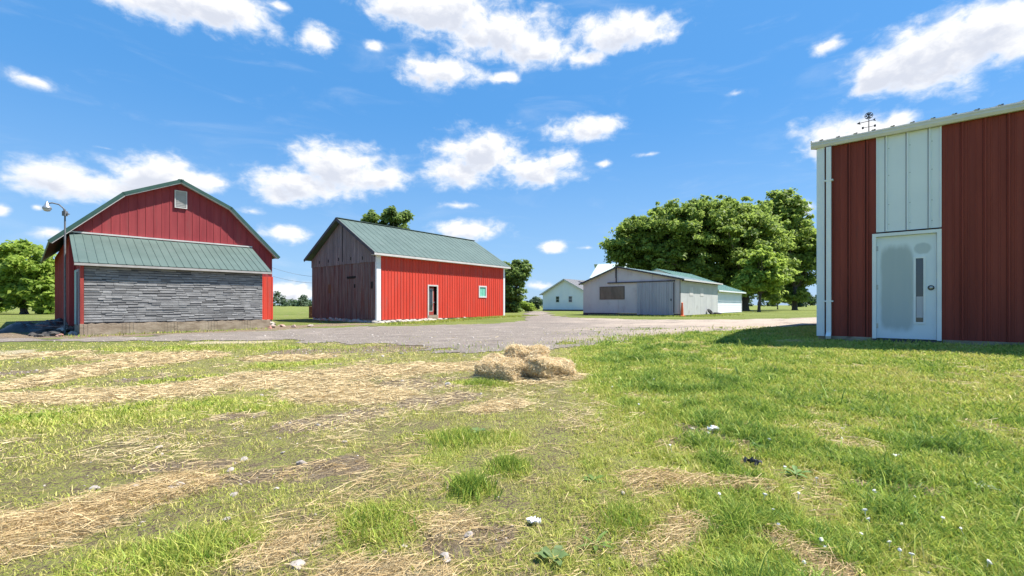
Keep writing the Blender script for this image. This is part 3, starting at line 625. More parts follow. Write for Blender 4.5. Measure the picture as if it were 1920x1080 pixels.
# ------------------------------------------------------------------ mauve-grey shed with sliding door
def grey_shed():
    g = .42; zz = lambda a: a-g; L, Wd = 9.3, 8.1; ry = 4.92
    b = thing('grey_shed', 'low mauve-grey shed with a plank sliding door and one wide dark window', 'shed', (12.2, 32.8, g), math.atan2(.769, .639))
    ez0, ez1, rz = zz(3.20), zz(3.08), zz(4.26)
    def top(y): return ez0+(rz-ez0)*y/ry if y < ry else rz+(ez1-rz)*(y-ry)/(Wd-ry)
    m = MB()
    cuts = [0, .9, 2.1, ry, 6.62, Wd]
    for i in range(len(cuts)-1):
        a, c = cuts[i], cuts[i+1]-(.012 if i < len(cuts)-2 else 0)
        m.prism(O0, Y, Z, -X, [(a, zz(.62)), (c, zz(.62)), (c, top(c)), (a, top(a))], -.08, (0, .006, .002, .007, .001)[i])
    for i in (1.0, 5.6, 7.35): m.obox(O0, Y, Z, -X, i, i+.02, zz(.65), top(i)-.05, .008, .014)
    m.build('front_wall', M['shed_paint'], b)
    m = MB(); m.box(0, L, -.001, .08, zz(.50), ez0-.02)
    for x in (1.5, 3.0, 4.5, 6.0, 7.5): m.box(x-.012, x+.012, -.006, -.002, zz(.52), ez0-.1)
    m.build('side_wall', M['shed_side'], b)
    m = MB(); m.box(.08, L, Wd-.08, Wd, zz(.5), ez1-.03); m.prism(V3(L, 0, 0), Y, Z, X, [(.08, zz(.5)), (Wd-.08, zz(.5)), (Wd-.08, ez1-.02), (ry, rz-.02), (.08, ez0-.02)], -.08, 0); m.build('rear_wall', M['shed_side'], b)
    m = MB(); m.box(-.02, .1, .02, Wd, -.3, zz(.61)); m.box(.1, L, .03, .1, -.3, zz(.49)); m.build('base_sill', M['dark_trim'], b)
    m = MB(); o = .32
    roof_slope(m, (-.22, -o, ez0-.07), (L+.3, -o, ez0-.07), (-.22, ry, rz+.04), .6, .04, .02, .04); roof_slope(m, (-.22, Wd+o, ez1-.08), (L+.3, Wd+o, ez1-.08), (-.22, ry, rz+.04), .6, .04, .02, .04); rf = m.build('roof', M['pale_roof'], b)
    m = MB()
    for a, za, c, zc in ((-o, ez0-.07, ry, rz+.04), (Wd+o, ez1-.08, ry, rz+.04)):
        p, q = V3(-.22, a, za), V3(-.22, c, zc); d = q-p; Ln = np.linalg.norm(d); d /= Ln; n = np.cross(d, X); n = n if n[2] > 0 else -n; m.obox(p, d, n, -X, 0, Ln, -.10, .02, .002, .03)
    m.build('rake_trim', M['dark_trim'], rf)
    m = MB(); m.box(-.2, L+.3, -o-.025, -o-.002, ez0-.17, ez0-.06); m.build('eave_board', M['trim_pale'], rf)
    x = .3
    while x < L: m = MB(); m.box(x, x+.05, -o, -.004, ez0-.20, ez0-.10); m.build('rafter_tail', M['dark_trim'], rf); x += .6
    # sliding door of boards on its track
    m = MB(); r = random.Random(4); y = .47; 
    while y < 3.3: w = r.choice((.18, .22, .28)); y1 = min(3.31, y+w); m.prism(V3(-.05-r.uniform(0, .012), 0, 0), Y, Z, -X, [(y+.004, zz(.52)+r.uniform(-.02, .03)), (y1-.005, zz(.52)), (y1-.005, zz(2.98)), (y+.004, zz(2.98))], 0, .03, r.random()); y = y1
    d = m.build('sliding_door', M['grey_door'], b)
    m = MB(); m.box(-.10, -.085, .44, .50, zz(.7), zz(2.9)); m.box(-.11, -.085, .62, .70, zz(1.55), zz(1.72)); m.build('handle', M['dark_trim'], d)
    m = MB(); m.obox(O0, Y, Z, -X, .40, 5.8, zz(2.98), zz(3.06), .02, .12); m.build('door_track', M['dark_trim'], b)
    m = MB(); m.obox(O0, Y, Z, -X, 4.36, 6.55, zz(1.70), zz(2.74), .01, .016)
    w = m.build('window', M['dusty_pane'], b)
    m = MB(); frame(m, O0, Y, Z, -X, 4.40, 6.51, zz(1.74), zz(2.70), .04, .017, .03); m.obox(O0, Y, Z, -X, 5.44, 5.46, zz(1.74), zz(2.70), .017, .024); m.build('window_frame', M['dark_trim'], w)
    m = MB(); m.obox(O0, Y, Z, -X, 5.02, 5.12, zz(2.98), zz(4.2), .016, .06); m.obox(O0, Y, Z, -X, 5.10, 5.16, zz(3.4), zz(4.15), .016, .03); m.build('track_post', M['dark_trim'], b)
    for x0 in (1.85, 4.4):
        m = MB(); m.box(x0, x0+.85, -.016, -.004, zz(1.95), zz(2.62)); m.box(x0+.06, x0+.79, -.02, -.016, zz(2.0), zz(2.2)); m.build('boarded_window', M['trim_pale'], b)
grey_shed()

def orange_post():
    x, y = 12.12, 32.3; g = tz(x, y)
    b = thing('orange_post', 'short orange post standing at the right front corner of the grey shed', 'post', (x, y, g))
    m = MB(); m.tube([(0, 0, -.05), (0, 0, .6), (0, 0, .95)], [.11, .085, .06], 12); m.build('post', M['orange'], b)
    m = MB(); m.lathe((0, 0, 0), [(.22, 0), (.22, .05), (.12, .08)], 14); m.build('foot', M['orange'], b)
    m = MB(); m.lathe((0, 0, .93), [(.06, 0), (.075, .02), (.06, .06), (.02, .08)], 12); m.build('cap', M['orange'], b)
orange_post()

def tyre(x, y, label, rz, tilt):
    g = tz(x, y); m = MB(); seg, rr, rt = 20, .24, .09; vs = []
    for i in range(seg):
        a = 2*math.pi*i/seg
        for j in range(8):
            t = 2*math.pi*j/8; k = rr+rt*math.cos(t); vs.append((k*math.cos(a), k*math.sin(a), rt*math.sin(t)*.9))
    m.add(vs, [(i*8+j, ((i+1) % seg)*8+j, ((i+1) % seg)*8+(j+1) % 8, i*8+(j+1) % 8) for i in range(seg) for j in range(8)])
    o = m.build('tire', M['rubber'], None, True, (x, y, g+.09+.2*math.sin(tilt))); o.rotation_euler = (tilt, 0, rz); tag(o, label, 'tire', 'old tires beside the grey shed')
tyre(17.3, 38.2, 'black tire lying flat on the grass by the far end of the grey shed', .3, .1)
tyre(16.35, 37.35, 'black tire leaning against the side wall of the grey shed', .87, .9)

# ------------------------------------------------------------------ farther white buildings
def garage():
    g = .42; zz = lambda a: a-g; Wd, L = 7.9, 9
    b = thing('white_garage', 'small white gabled garage with two dark windows at the end of the lane', 'garage', (10.7, 63, g), math.atan2(.769, .639))
    poly = [(0, zz(.6)), (Wd, zz(.6)), (Wd, zz(2.95)), (Wd/2, zz(4.95)), (0, zz(2.95))]
    m = MB(); m.prism(O0, Y, Z, -X, poly, -.1, 0); m.box(.1, L, 0, .1, zz(.6), zz(2.95)); m.box(.1, L, Wd-.1, Wd, zz(.6), zz(2.95)); m.prism(V3(L, 0, 0), Y, Z, X, [(max(.1, min(Wd-.1, a)), c-.01) for a, c in poly], -.1, 0); m.build('wall', M['white_siding'], b)
    m = MB(); m.box(-.03, L, -.02, Wd+.02, -.3, zz(.59)); m.build('plinth', M['dark_trim'], b)
    m = MB(); roof_slope(m, (-.35, -.4, zz(2.80)), (L+.3, -.4, zz(2.80)), (-.35, Wd/2, zz(5.04)), .6, .04, .02); roof_slope(m, (-.35, Wd+.4, zz(2.80)), (L+.3, Wd+.4, zz(2.80)), (-.35, Wd/2, zz(5.04)), .6, .04, .02); rf = m.build('roof', M['pole'], b)
    m = MB()
    for a in (-.4, Wd+.4):
        p, q = V3(-.35, a, zz(2.80)), V3(-.35, Wd/2, zz(5.04)); d = q-p; Ln = np.linalg.norm(d); d /= Ln; n = np.cross(d, X); n = n if n[2] > 0 else -n; m.obox(p, d, n, -X, 0, Ln, -.16, .02, .002, .03)
    m.build('rake_trim', M['trim_pale'], rf)
    for y0 in (4.95, 2.75):
        m = MB(); m.obox(O0, Y, Z, -X, y0, y0+.55, zz(1.68), zz(2.5), .004, .02); w = m.build('window', M['glass'], b)
        m = MB(); frame(m, O0, Y, Z, -X, y0, y0+.55, zz(1.68), zz(2.5), .08, .003, .04); m.obox(O0, Y, Z, -X, y0, y0+.55, zz(2.08), zz(2.11), .022, .035); m.build('window_frame', M['white'], w)
garage()
def white_shed():
    g = .42; zz = lambda a: a-g; L, Wd = 10.0, 11.3
    b = thing('white_shed', 'white clapboard shed with sea-green metal roof behind the grey shed, under the maple', 'shed', (19.36, 43.2, g), math.atan2(.769, .639))
    m = MB(); z = zz(.5); 
    while z < zz(2.62): m.add([(0, -.03, z), (L, -.03, z), (L, -.005, z+.18), (0, -.005, z+.18), (0, .05, z), (L, .05, z)], [(0, 1, 2, 3), (0, 1, 5, 4)]); z += .18
    m.box(.1, L-.1, .0, .1, zz(.45), zz(2.72)); poly = [(0, zz(.45)), (Wd, zz(.45)), (Wd, zz(2.72)), (5.66, zz(4.95)), (0, zz(2.72))]
    m.prism(O0, Y, Z, -X, poly, -.1, 0); m.prism(V3(L, 0, 0), Y, Z, X, poly, -.1, 0); m.box(.1, L-.1, Wd-.1, Wd, zz(.45), zz(2.72)); m.build('wall', M['white_siding'], b)
    m = MB(); m.box(L-.1, L+.02, -.045, -.032, zz(.45), zz(2.7)); m.build('corner_trim', M['white'], b)
    m = MB(); roof_slope(m, (-.3, -.4, zz(2.68)), (L+.3, -.4, zz(2.68)), (-.3, 5.66, zz(5.0)), .6, .04, .02); roof_slope(m, (-.3, Wd+.4, zz(2.68)), (L+.3, Wd+.4, zz(2.68)), (-.3, 5.66, zz(5.0)), .6, .04, .02); rf = m.build('roof', M['bluegreen_roof'], b)
    m = MB(); m.box(-.3, L+.3, -.43, -.402, zz(2.54), zz(2.66)); m.build('eave_board', M['white'], rf)
white_shed()
def farmhouse():
    g = .4; zz = lambda a: a-g
    b = thing('farmhouse', 'farmhouse showing only its pale green metal roofs between the grey shed and the maple', 'house', (13.8, 78.0, g), math.radians(-19)); b.scale = (1.2, 1.2, 1.2)
    m = MB(); m.box(0.2, 7.2, .5, 8, 0, zz(5.1)); m.box(4.2, 10.2, 1.2, 9, zz(5.1), zz(6.0)); m.box(7.2, 10.2, .5, 8, 0, zz(5.1)); 
    m.prism(V3(.2, 0, 0), Y, Z, -X, [(.5, zz(5.1)), (8, zz(5.1)), (4.25, zz(7.2))], -.1, 0); m.prism(V3(4.2, 0, 0), Y, Z, -X, [(1.2, zz(6.0)), (9, zz(6.0)), (5.1, zz(8.1))], -.1, 0); m.build('wall', M['white_siding'], b)
    m = MB(); roof_slope(m, (-.4, 0, zz(5.0)), (4.2, 0, zz(5.0)), (.2, 4.25, zz(7.35)), .45, .05, .03); roof_slope(m, (-.4, 8.5, zz(5.0)), (4.2, 8.5, zz(5.0)), (-.4, 4.25, zz(7.35)), .45, .05, .03); m.build('lower_roof', M['pale_roof'], b)
    m = MB(); roof_slope(m, (4.0, .7, zz(5.9)), (10.4, .7, zz(5.9)), (4.0, 5.1, zz(8.25)), .45, .05, .03); roof_slope(m, (4.0, 9.5, zz(5.9)), (10.4, 9.5, zz(5.9)), (4.0, 5.1, zz(8.25)), .45, .05, .03); m.build('upper_roof', M['pale_roof'], b)
farmhouse()

# ------------------------------------------------------------------ maroon steel building on the right
def steel_building():
    g = .53; zz = lambda a: a-g; L, Dp = 12.0, 12.0
    b = thing('steel_building', 'maroon steel building with a white door under a pale upper panel and a white downspout', 'building', (6.82, 10.06, g), math.atan2(-.65, .76))
    e = zz(4.72); hole = (.97, 1.92, -.05, zz(2.68))
    m = MB(); ribbed(m, O0, X, Z, -Y, [(.11, zz(.58)), (.985, zz(.58)), (.985, e), (.11, e)], .3, .045, .03, .05, [(.93, .985, zz(.5), zz(2.72))], off=-.02, lap_shade=.014)
    for i in range(9):
        u = .11+i*.1
        if u < .9: m.rib(O0, X, Z, -Y, u+.06, zz(.59), e-.01, .03, .006)
    m.build('maroon_panel', M['dark_red'], b)
    m = MB(); ribbed(m, V3(1.97, 0, 0), X, Z, -Y, [(0, zz(.58)), (L-1.97, zz(.58)), (L-1.97, e), (0, e)], .3, .045, .032, .05, off=.14, lap_shade=.014)
    u = .07
    while u < 6: m.rib(V3(1.97, 0, 0), X, Z, -Y, u, zz(.59), e-.01, .03, .006); u += .1 if abs(((u+.05) % .3)-.29) > .06 else .1
    mp = m
    m = MB()
    for zc in (.68, 1.7, 2.9, 3.9, 4.6):
        u = .27
        while u < 6:
            if not (.93 < u < 2.02): m.obox(O0, X, Z, -Y, u-.007, u+.007, zz(zc), zz(zc)+.014, .0012, .008)
            u += .15
    mp.add(m.v, m.f); mp.build('maroon_panel', M['dark_red'], b)
    m = MB(); ribbed(m, O0, X, Z, -Y, [(.985, zz(2.76)), (1.97, zz(2.76)), (1.97, e), (.985, e)], .327, .04, .03, .05, off=.0, lap_shade=.010); m.obox(O0, X, Z, -Y, .985, 1.005, zz(2.76), e, 0, .03); m.obox(O0, X, Z, -Y, 1.95, 1.97, zz(2.76), e, 0, .03)
    for u in (1.15, 1.475, 1.80):
        for z in (2.9, 3.3, 3.9, 4.45): m.obox(O0, X, Z, -Y, u+.03, u+.042, zz(z), zz(z)+.012, 0, .008, 1)
    m.build('pale_panel', M['pale_blue'], b)
    m = MB(); ribbed(m, O0, Y, Z, -X, [(.08, zz(.58)), (Dp, zz(.58)), (Dp, e), (Dp/2, zz(6.28)), (.08, e)], .3, .045, .03, .05); ribbed(m, V3(0, Dp, 0), X, Z, Y, [(.06, zz(.58)), (L-.06, zz(.58)), (L-.06, e), (.06, e)], .3, .045, .03, .05)
    ribbed(m, V3(L, 0, 0), Y, Z, X, [(.06, zz(.58)), (Dp, zz(.58)), (Dp, e), (Dp/2, zz(6.28)), (.06, e)], .3, .045, .03, .05); m.build('rear_wall', M['dark_red'], b)
    m = MB(); m.box(-.045, .1, -.05, -.002, zz(.57), e); m.box(-.045, -.034, -.002, .14, zz(.57), e); m.build('corner_trim', M['pale_blue'], b)
    m = MB(); m.box(-.02, .93, -.018, .05, zz(.45), zz(.578)); m.box(1.99, L, -.018, .05, zz(.45), zz(.578)); m.box(-.03, .06, .06, Dp, zz(.4), zz(.578)); m.build('base_trim', M['concrete'], b)
    # roof with ribs running to the eave
    m = MB(); oe = .10; roof_slope(m, (-.12, -oe, zz(4.86)), (L+.1, -oe, zz(4.86)), (-.12, Dp/2, zz(6.42)), .3, .05, .022, .04); roof_slope(m, (-.12, Dp+oe, zz(4.86)), (L+.1, Dp+oe, zz(4.86)), (-.12, Dp/2, zz(6.42)), .3, .07, .035, .04)
    rf = m.build('roof', M['galv'], b)
    m = MB(); 
    for s in (0, 1):
        p = V3(-.12, -oe if s == 0 else Dp+oe, zz(4.86)); q = V3(-.12, Dp/2, zz(6.42)); d = q-p; Ln = np.linalg.norm(d); d /= Ln; n = np.cross(d, X); n = n if n[2] > 0 else -n; m.obox(p, d, n, -X, 0, Ln, -.15, .03, .002, .03)
    m.build('rake_trim', M['cream'], rf)
    m = MB()     # eave gutter: sloped face with a rolled lip
    pr = [(.0, zz(4.715)), (-.06, zz(4.715)), (-.085, zz(4.765)), (-.085, zz(4.805)), (-.093, zz(4.815)), (-.093, zz(4.84)), (-.08, zz(4.845)), (0, zz(4.845))]
    m.prism(V3(-.14, -.035, 0), Y, Z, X, pr, 0, L+.2); m.build('gutter', M['cream'], b)
    u = .05
    while u < 5: m = MB(); m.obox(V3(0, 0, 0), X, Y, Z, u, u+.03, -.122, -.103, zz(4.862), zz(4.880)); m.build('rib_closure', M['dark_trim'], rf); u += .3
    m = MB(); m.box(.135, .225, -.115, -.045, zz(.62), zz(4.69)); m.obox(V3(.135, -.045, zz(.62)), X, V3(0, -.8, -.6), V3(0, -.6, .8), 0, .09, .0, .16, 0, .07); ds = m.build('downspout', M['white'], b)
    for z in (1.32, 3.95):
        m = MB(); m.box(.10, .26, -.121, -.116, zz(z), zz(z)+.03); m.box(.10, .135, -.116, -.03, zz(z), zz(z)+.03); m.box(.225, .26, -.116, -.03, zz(z), zz(z)+.03); m.build('bracket', M['white'], ds)
    # door
    m = MB(); frame(m, O0, X, Z, -Y, .985, 1.905, zz(.56), zz(2.66), .065, -.06, .045, False); m.build('door_frame', M['white'], b)
    m = MB(); m.box(.93, 1.97, -.04, .1, zz(.40), zz(.555)); m.build('sill', M['dark_trim'], b)
    m = MB(); w, h = .915, 2.085; wx0, wx1, wz0, wz1 = .60, .735, .33, 1.62
    m.box(0, wx0, 0, .04, 0, h); m.box(wx1, w, 0, .04, 0, h); m.box(wx0, wx1, 0, .04, 0, wz0); m.box(wx0, wx1, 0, .04, wz1, h)
    d = m.build('door', M['door'], b, loc=(.987, .012, zz(.57)))
    m = MB(); frame(m, O0, X, Z, -Y, wx0+.012, wx1-.012, wz0+.012, wz1-.012, .035, .0005, .014); m.build('glass_frame', M['white'], d)
    m = MB(); m.box(wx0, wx1, .012, .02, wz0, wz1); m.build('glass', M['glass_blue'], d)
    m = MB(); m.box(wx0+.02, wx1-.014, .006, .011, wz0+.10, wz0+.52); m.build('paper_notice', M['shed_paint'], d)
    for hz in (.25, 1.05, 1.85):
        m = MB(); m.tube([(.002, -.006, hz-.05), (.002, -.006, hz+.05)], .011, 8); m.box(.004, .03, -.003, -.0006, hz-.05, hz+.05); m.build('hinge', M['galv'], d)
    m = MB(); m.lathe((0, 0, 0), [(.034, 0), (.036, .006), (.02, .012), (.015, .03), (.026, .038), (.028, .055), (.018, .064)], 16); kb = m.build('knob', M['galv'], d, True); kb.location = (.835, -.001, 1.02); kb.rotation_euler = (math.pi/2, 0, 0)
    m = MB(); m.lathe((0, 0, 0), [(.050, 0), (.050, .004), (.037, .005)], 18); o = m.build('rose', M['black'], d); o.location = (.835, -.0005, 1.02); o.rotation_euler = (math.pi/2, 0, 0)
steel_building()

def weathervane():
    # stands on the ridge of the steel building
    px, py = 6.82+.76*.62+.65*6, 10.06-.65*.62+.76*6
    b = thing('weathervane', 'black iron weathervane with a round ornament on the ridge of the maroon steel building', 'weathervane', (px, py, 6.42), math.atan2(-.65, .76))
    m = MB(); m.tube([(0, 0, -.02), (0, 0, .42), (0, 0, .86)], [.016, .012, .010], 8); m.lathe((0, 0, -.02), [(.07, 0), (.06, .03), (.018, .06)], 10); m.build('rod', M['black'], b)
    m = MB(); m.tube([(-.17, 0, .60), (.17, 0, .60)], .010, 6); m.prism(V3(0, .008, 0), X, Z, -Y, [(-.25, .60), (-.15, .65), (-.17, .60), (-.15, .55)], 0, .016); m.prism(V3(0, .008, 0), X, Z, -Y, [(.15, .60), (.23, .65), (.21, .60), (.23, .55)], 0, .016); a = m.build('arrow', M['black'], b); a.rotation_euler = (0, -.1, .15)
    m = MB(); ring = [(.10*math.cos(t), 0, .77+.10*math.sin(t)) for t in np.linspace(0, 2*math.pi, 25)]; m.tube(ring, .009, 6)
    for t in np.linspace(0, math.pi, 4)[:-1]: m.tube([(.1*math.cos(t), 0, .77+.1*math.sin(t)), (-.1*math.cos(t), 0, .77-.1*math.sin(t))], .007, 6)
    for t in np.linspace(0, 2*math.pi, 7)[:-1]: m.rock((.06*math.cos(t), 0, .77+.06*math.sin(t)), .028, .01, .028)
    m.build('ornament', M['black'], b)
    m = MB(); 
    for d in (X, -X, Y, -Y): m.tube([V3(0, 0, .42), V3(0, 0, .42)+d*.13], .008, 6); m.obox(V3(0, 0, .42)+d*.15, d, Z, np.cross(d, Z), -.025, .025, -.035, .035, -.006, .006)
    m.build('compass_arms', M['black'], b)
weathervane()
# ------------------------------------------------------------------ cables strung behind the barns
def cable(p, q, sag, label):
    m = MB(); p, q = V3(*p), V3(*q); pts = [p+(q-p)*t-Z*sag*4*t*(1-t) for t in np.linspace(0, 1, 17)]; m.tube(pts, .008, 5)
    tag(m.build('overhead_cable', M['cable']), label, 'cable', 'cables between the two red barns')
cable((-13.6, 33.5, 2.98), (-9.0, 29.2+4, 2.6), .12, 'lower of the two thin cables strung between the gambrel barn and the plank barn') if 0 else None
cable((-14.2, 26.3, 3.02), (-13.25, 30.15, 2.72), .10, 'lower of two thin cables crossing the gap between the barns')
cable((-14.2, 26.3, 3.52), (-13.25, 30.15, 3.15), .10, 'upper of two thin cables crossing the gap between the barns')

# ------------------------------------------------------------------ trees
def leaf_quads(cen, nor, size, rg):
    """one folded, pointed leaf-spray per centre: 4 points, 2 triangles as a kite"""
    n = len(cen); a = rg.normal(size=(n, 3)); a -= nor*(a*nor).sum(1)[:, None]; a /= np.linalg.norm(a, axis=1)[:, None]+1e-9; b = np.cross(nor, a)
    s = size[:, None]
    v = np.stack([cen-a*s*.6, cen+b*s*.38+nor*s*.08, cen+a*s*.62-nor*s*.1, cen-b*s*.38+nor*s*.08], 1)
    return v.reshape(-1, 3)
def foliage(name, cl, mat, parent, rg, leaf, per, flat=.62, gap=.0, up=.6):
    """cl: clumps (x,y,z,r). Leaves fill each clump's shell so its top catches light and its inside stays open"""
    cl = np.asarray(cl, float); n = (per*(cl[:, 3]/cl[:, 3].mean())**2).astype(int); idx = np.repeat(np.arange(len(cl)), n); N = len(idx)
    d = rg.normal(size=(N, 3)); d /= np.linalg.norm(d, axis=1)[:, None]; rad = rg.random(N)**.45
    lump = 1+.28*np.sin(d[:, 0]*3.1+idx*1.7)+.22*np.sin(d[:, 1]*4.3+idx*2.9)+.18*np.sin(d[:, 2]*5+idx)
    off = d*(rad*lump)[:, None]*cl[idx, 3][:, None]; off[:, 2] *= flat; off[:, 2] -= .12*(off[:, 0]**2+off[:, 1]**2)/cl[idx, 3]
    cen = cl[idx, :3]+off
    nor = d*.7+np.array([0, 0, up])+rg.normal(size=(N, 3))*.55; nor /= np.linalg.norm(nor, axis=1)[:, None]
    sz = leaf*rg.uniform(.6, 1.35, N)
    v = leaf_quads(cen, nor, sz, rg); me = raw_mesh(name, v, quad=np.arange(4*N).reshape(-1, 4))
    ct = rg.random(len(cl))
    t = np.clip(.12+.6*ct[idx]+rg.normal(size=N)*.22, 0, 1); attr_point(me, 'tint', np.repeat(t, 4)); me.materials.append(mat)
    return link(bpy.data.objects.new(name, me), parent)
def tree(name, label, px, Yd, base_py, lobes, nclump, crad, per, leaf, mat, tr, seed, cat='tree', group=None, tpx=None, split=.35, flat=.62):
    """lobes: (px, py, rx_px, ry_px, depth_shift_m) ellipsoids of the crown as measured on the photo, turned into metres at distance Yd"""
    rg = np.random.default_rng(seed); rr = random.Random(seed); k = Yd/850
    bx = (px-960)*k; g = tz(bx, Yd)-.05; t = thing(name, label, cat, (bx, Yd, g), 0, group)
    L = [((a-960)*k-bx, dy, EYE+(572-c)*k-g, rx*k, ry*k) for a, c, rx, ry, dy in lobes]
    vol = np.array([l[3]**1.6*l[4] for l in L]); pick = rg.choice(len(L), nclump, p=vol/vol.sum()); cl = []
    for q in pick:
        x, y, z, rx, rz = L[q]; d = rg.normal(size=3); d /= np.linalg.norm(d); out = rg.random() < .16; r = 1.02 if out else rg.random()**.33*.97; c = crad*(rg.uniform(.35, .6) if out else rg.uniform(.55, 1.3))
        cx, cy, cz = x+d[0]*max(rx-c*.6, rx*.4)*r, y+d[1]*max(rx-c*.6, rx*.4)*.9*r, z+d[2]*max(rz-c*.35, rz*.5)*r
        cl.append((cx, cy, max(cz, c*.4), c))
    foliage('crown', cl, mat, t, rg, leaf, per, flat)
    m = MB(); zc = np.mean([l[2] for l in L]); hb = max(.4, min(l[2]-l[4] for l in L)+.4); fork = max(hb, zc*split)
    tp = [V3(0, 0, -.2), V3(rr.uniform(-.1, .1)*tr, 0, .3*fork), V3(rr.uniform(-.8, .8)*tr, rr.uniform(-.5, .5)*tr, fork)]
    m.tube([V3(0, 0, -.2), V3(0, 0, .25)]+tp[1:], [tr*1.7, tr*1.1, tr, tr*.85], 9)
    order = rg.permutation(len(cl))[:min(len(cl), 34)]
    for i in order:
        e = V3(*cl[i][:3]); s = tp[2]+(e-tp[2])*0; mid = s*.5+e*.5+V3(rr.uniform(-.3, .3), rr.uniform(-.3, .3), rr.uniform(.1, .5)); m.tube([s-Z*.1, mid, e], [tr*rr.uniform(.3, .5), tr*.2, tr*.05], 5, cap=False)
    m.build('trunk', M['bark'], t, True); return t
tree('maple_tree', 'broad spreading maple with a dark trunk behind the low grey shed', 1396, 68, 581, [(1310,460,140,82,0),(1220,445,75,45,-1),(1165,462,32,24,-1),(1385,415,65,45,1),(1300,405,90,38,0),(1400,500,75,55,-2),(1300,520,90,40,0),(1240,490,60,40,1),(1440,540,28,30,-1),(1430,450,60,70,1),(1350,430,110,60,0),(1185,480,45,28,0),(1160,470,28,22,0),(1150,462,26,18,0),(1190,432,42,28,0),(1215,505,40,18,0)], 1150, 1.2, 115, .41, M['leaf_maple'], .6, 1, flat=.5)
tree('young_maple', 'smaller brighter maple on a thin trunk in front of the broad one', 1423, 55, 584, [(1428,505,42,42,0),(1405,530,30,26,0),(1450,525,28,26,0),(1425,480,25,20,0)], 130, .75, 130, .30, M['leaf_bright'], .17, 2, flat=.55)
tree('tall_tree', 'tallest loose-crowned tree, rising at the corner of the maroon building', 1490, 75, 580, [(1462,400,46,46,0),(1480,430,52,45,0),(1470,372,30,22,0),(1510,470,38,36,0),(1500,510,34,36,0),(1455,460,40,50,0),(1528,440,22,20,0),(1550,480,30,40,0),(1490,540,40,28,0)], 330, 1.25, 110, .46, M['leaf_maple'], .4, 3)
tree('roadside_tree', 'bright green tree with a visible trunk beyond the tarp heap of the gambrel barn', 45, 42, 598, [(45,505,55,50,0),(20,540,55,45,0),(80,545,38,45,0),(45,470,35,22,0),(-30,520,60,60,0),(95,575,20,20,0)], 230, .8, 130, .34, M['leaf_bright'], .26, 4)
tree('orchard_tree', 'bushy green tree half out of view beside the tree beyond the tarp heap', -60, 48, 596, [(-60,520,70,60,0),(-20,560,40,30,0),(-80,480,40,40,0)], 90, 1.1, 170, .38, M['leaf_bright'], .3, 14)
tree('walnut_tree', 'dark tree whose knobbly top shows above the plank barn roof', 738, 50, 586, [(694,408,22,17,0),(742,407,34,17,0),(786,420,14,20,0),(735,445,58,30,0),(760,470,60,40,0),(700,440,26,28,0)], 230, .68, 130, .32, M['leaf_dark'], .35, 5)
tree('hedgerow_tree', 'loose dark green tree just right of the plank barn', 962, 50, 585, [(966,510,27,26,0),(958,545,28,30,0),(940,510,22,20,0),(985,500,12,12,0),(955,575,26,14,0)], 170, .5, 120, .27, M['leaf_dark'], .16, 6)
tree('shrub', 'low light green shrub beside the lane right of the plank barn', 985, 58, 583, [(975,570,18,13,0),(992,576,10,8,0)], 26, .5, 150, .24, M['leaf_bright'], .05, 7, 'shrub', split=.2)
tree('lane_bush', 'small round bush left of the white garage', 1003, 80, 580, [(1003,567,14,13,0),(990,570,10,9,0)], 24, .7, 120, .34, M['leaf_far'], .08, 8, 'shrub', split=.2)
tree('pasture_shrub', 'low bushy shrub under the trees beside the maroon building corner', 1458, 90, 578, [(1450,560,22,14,0),(1470,556,18,14,0)], 30, 1.0, 120, .42, M['leaf_maple'], .1, 9, 'shrub', split=.2)
def woods():
    rg = np.random.default_rng(77); cl = []
    for i in range(900):
        az = rg.uniform(-1.25, 1.25); d = rg.uniform(300, 420); x, y = d*math.sin(az), d*math.cos(az)
        h = (4.2+2.8*vnoise(np.array([az*30]), np.array([3.]), 5)[0]+2.5*vnoise(np.array([az*110]), np.array([8.]), 6)[0])*(1.15 if az > .3 else .85)*(1+.5*(-.55 < az < -.4 and rg.random() < .5))
        r = rg.uniform(1.4, 2.6); cl.append((x, y, .4+rg.random()**.7*max(.5, h-r*.6), r))
    tag(foliage('distant_woods', cl, M['leaf_far'], None, rg, 1.5, 46, .8), 'dark line of far-off woods along the horizon', 'woods', kind='stuff')
woods()
for i, (px, Yd, lab) in enumerate([(1492, 190, 'rounded far tree at the edge of the mown field, left of its taller neighbour'), (1512, 205, 'taller far tree at the edge of the mown field beside the maroon building'), (1035, 150, 'far tree showing low behind the lane left of the garage'), (565, 260, 'small far pointed tree on the horizon between the two barns')]):
    tree('far_tree', lab, px, Yd, 577, [(px, 560, 14, 12, 0), (px-8, 566, 9, 9, 0), (px+9, 565, 8, 9, 0)] if i != 3 else [(px, 569, 9, 7, 0), (px+9, 571, 6, 5, 0)], 26, 1.7, 60, .8, M['leaf_far'], .25, 30+i, group='far trees at the field edge')

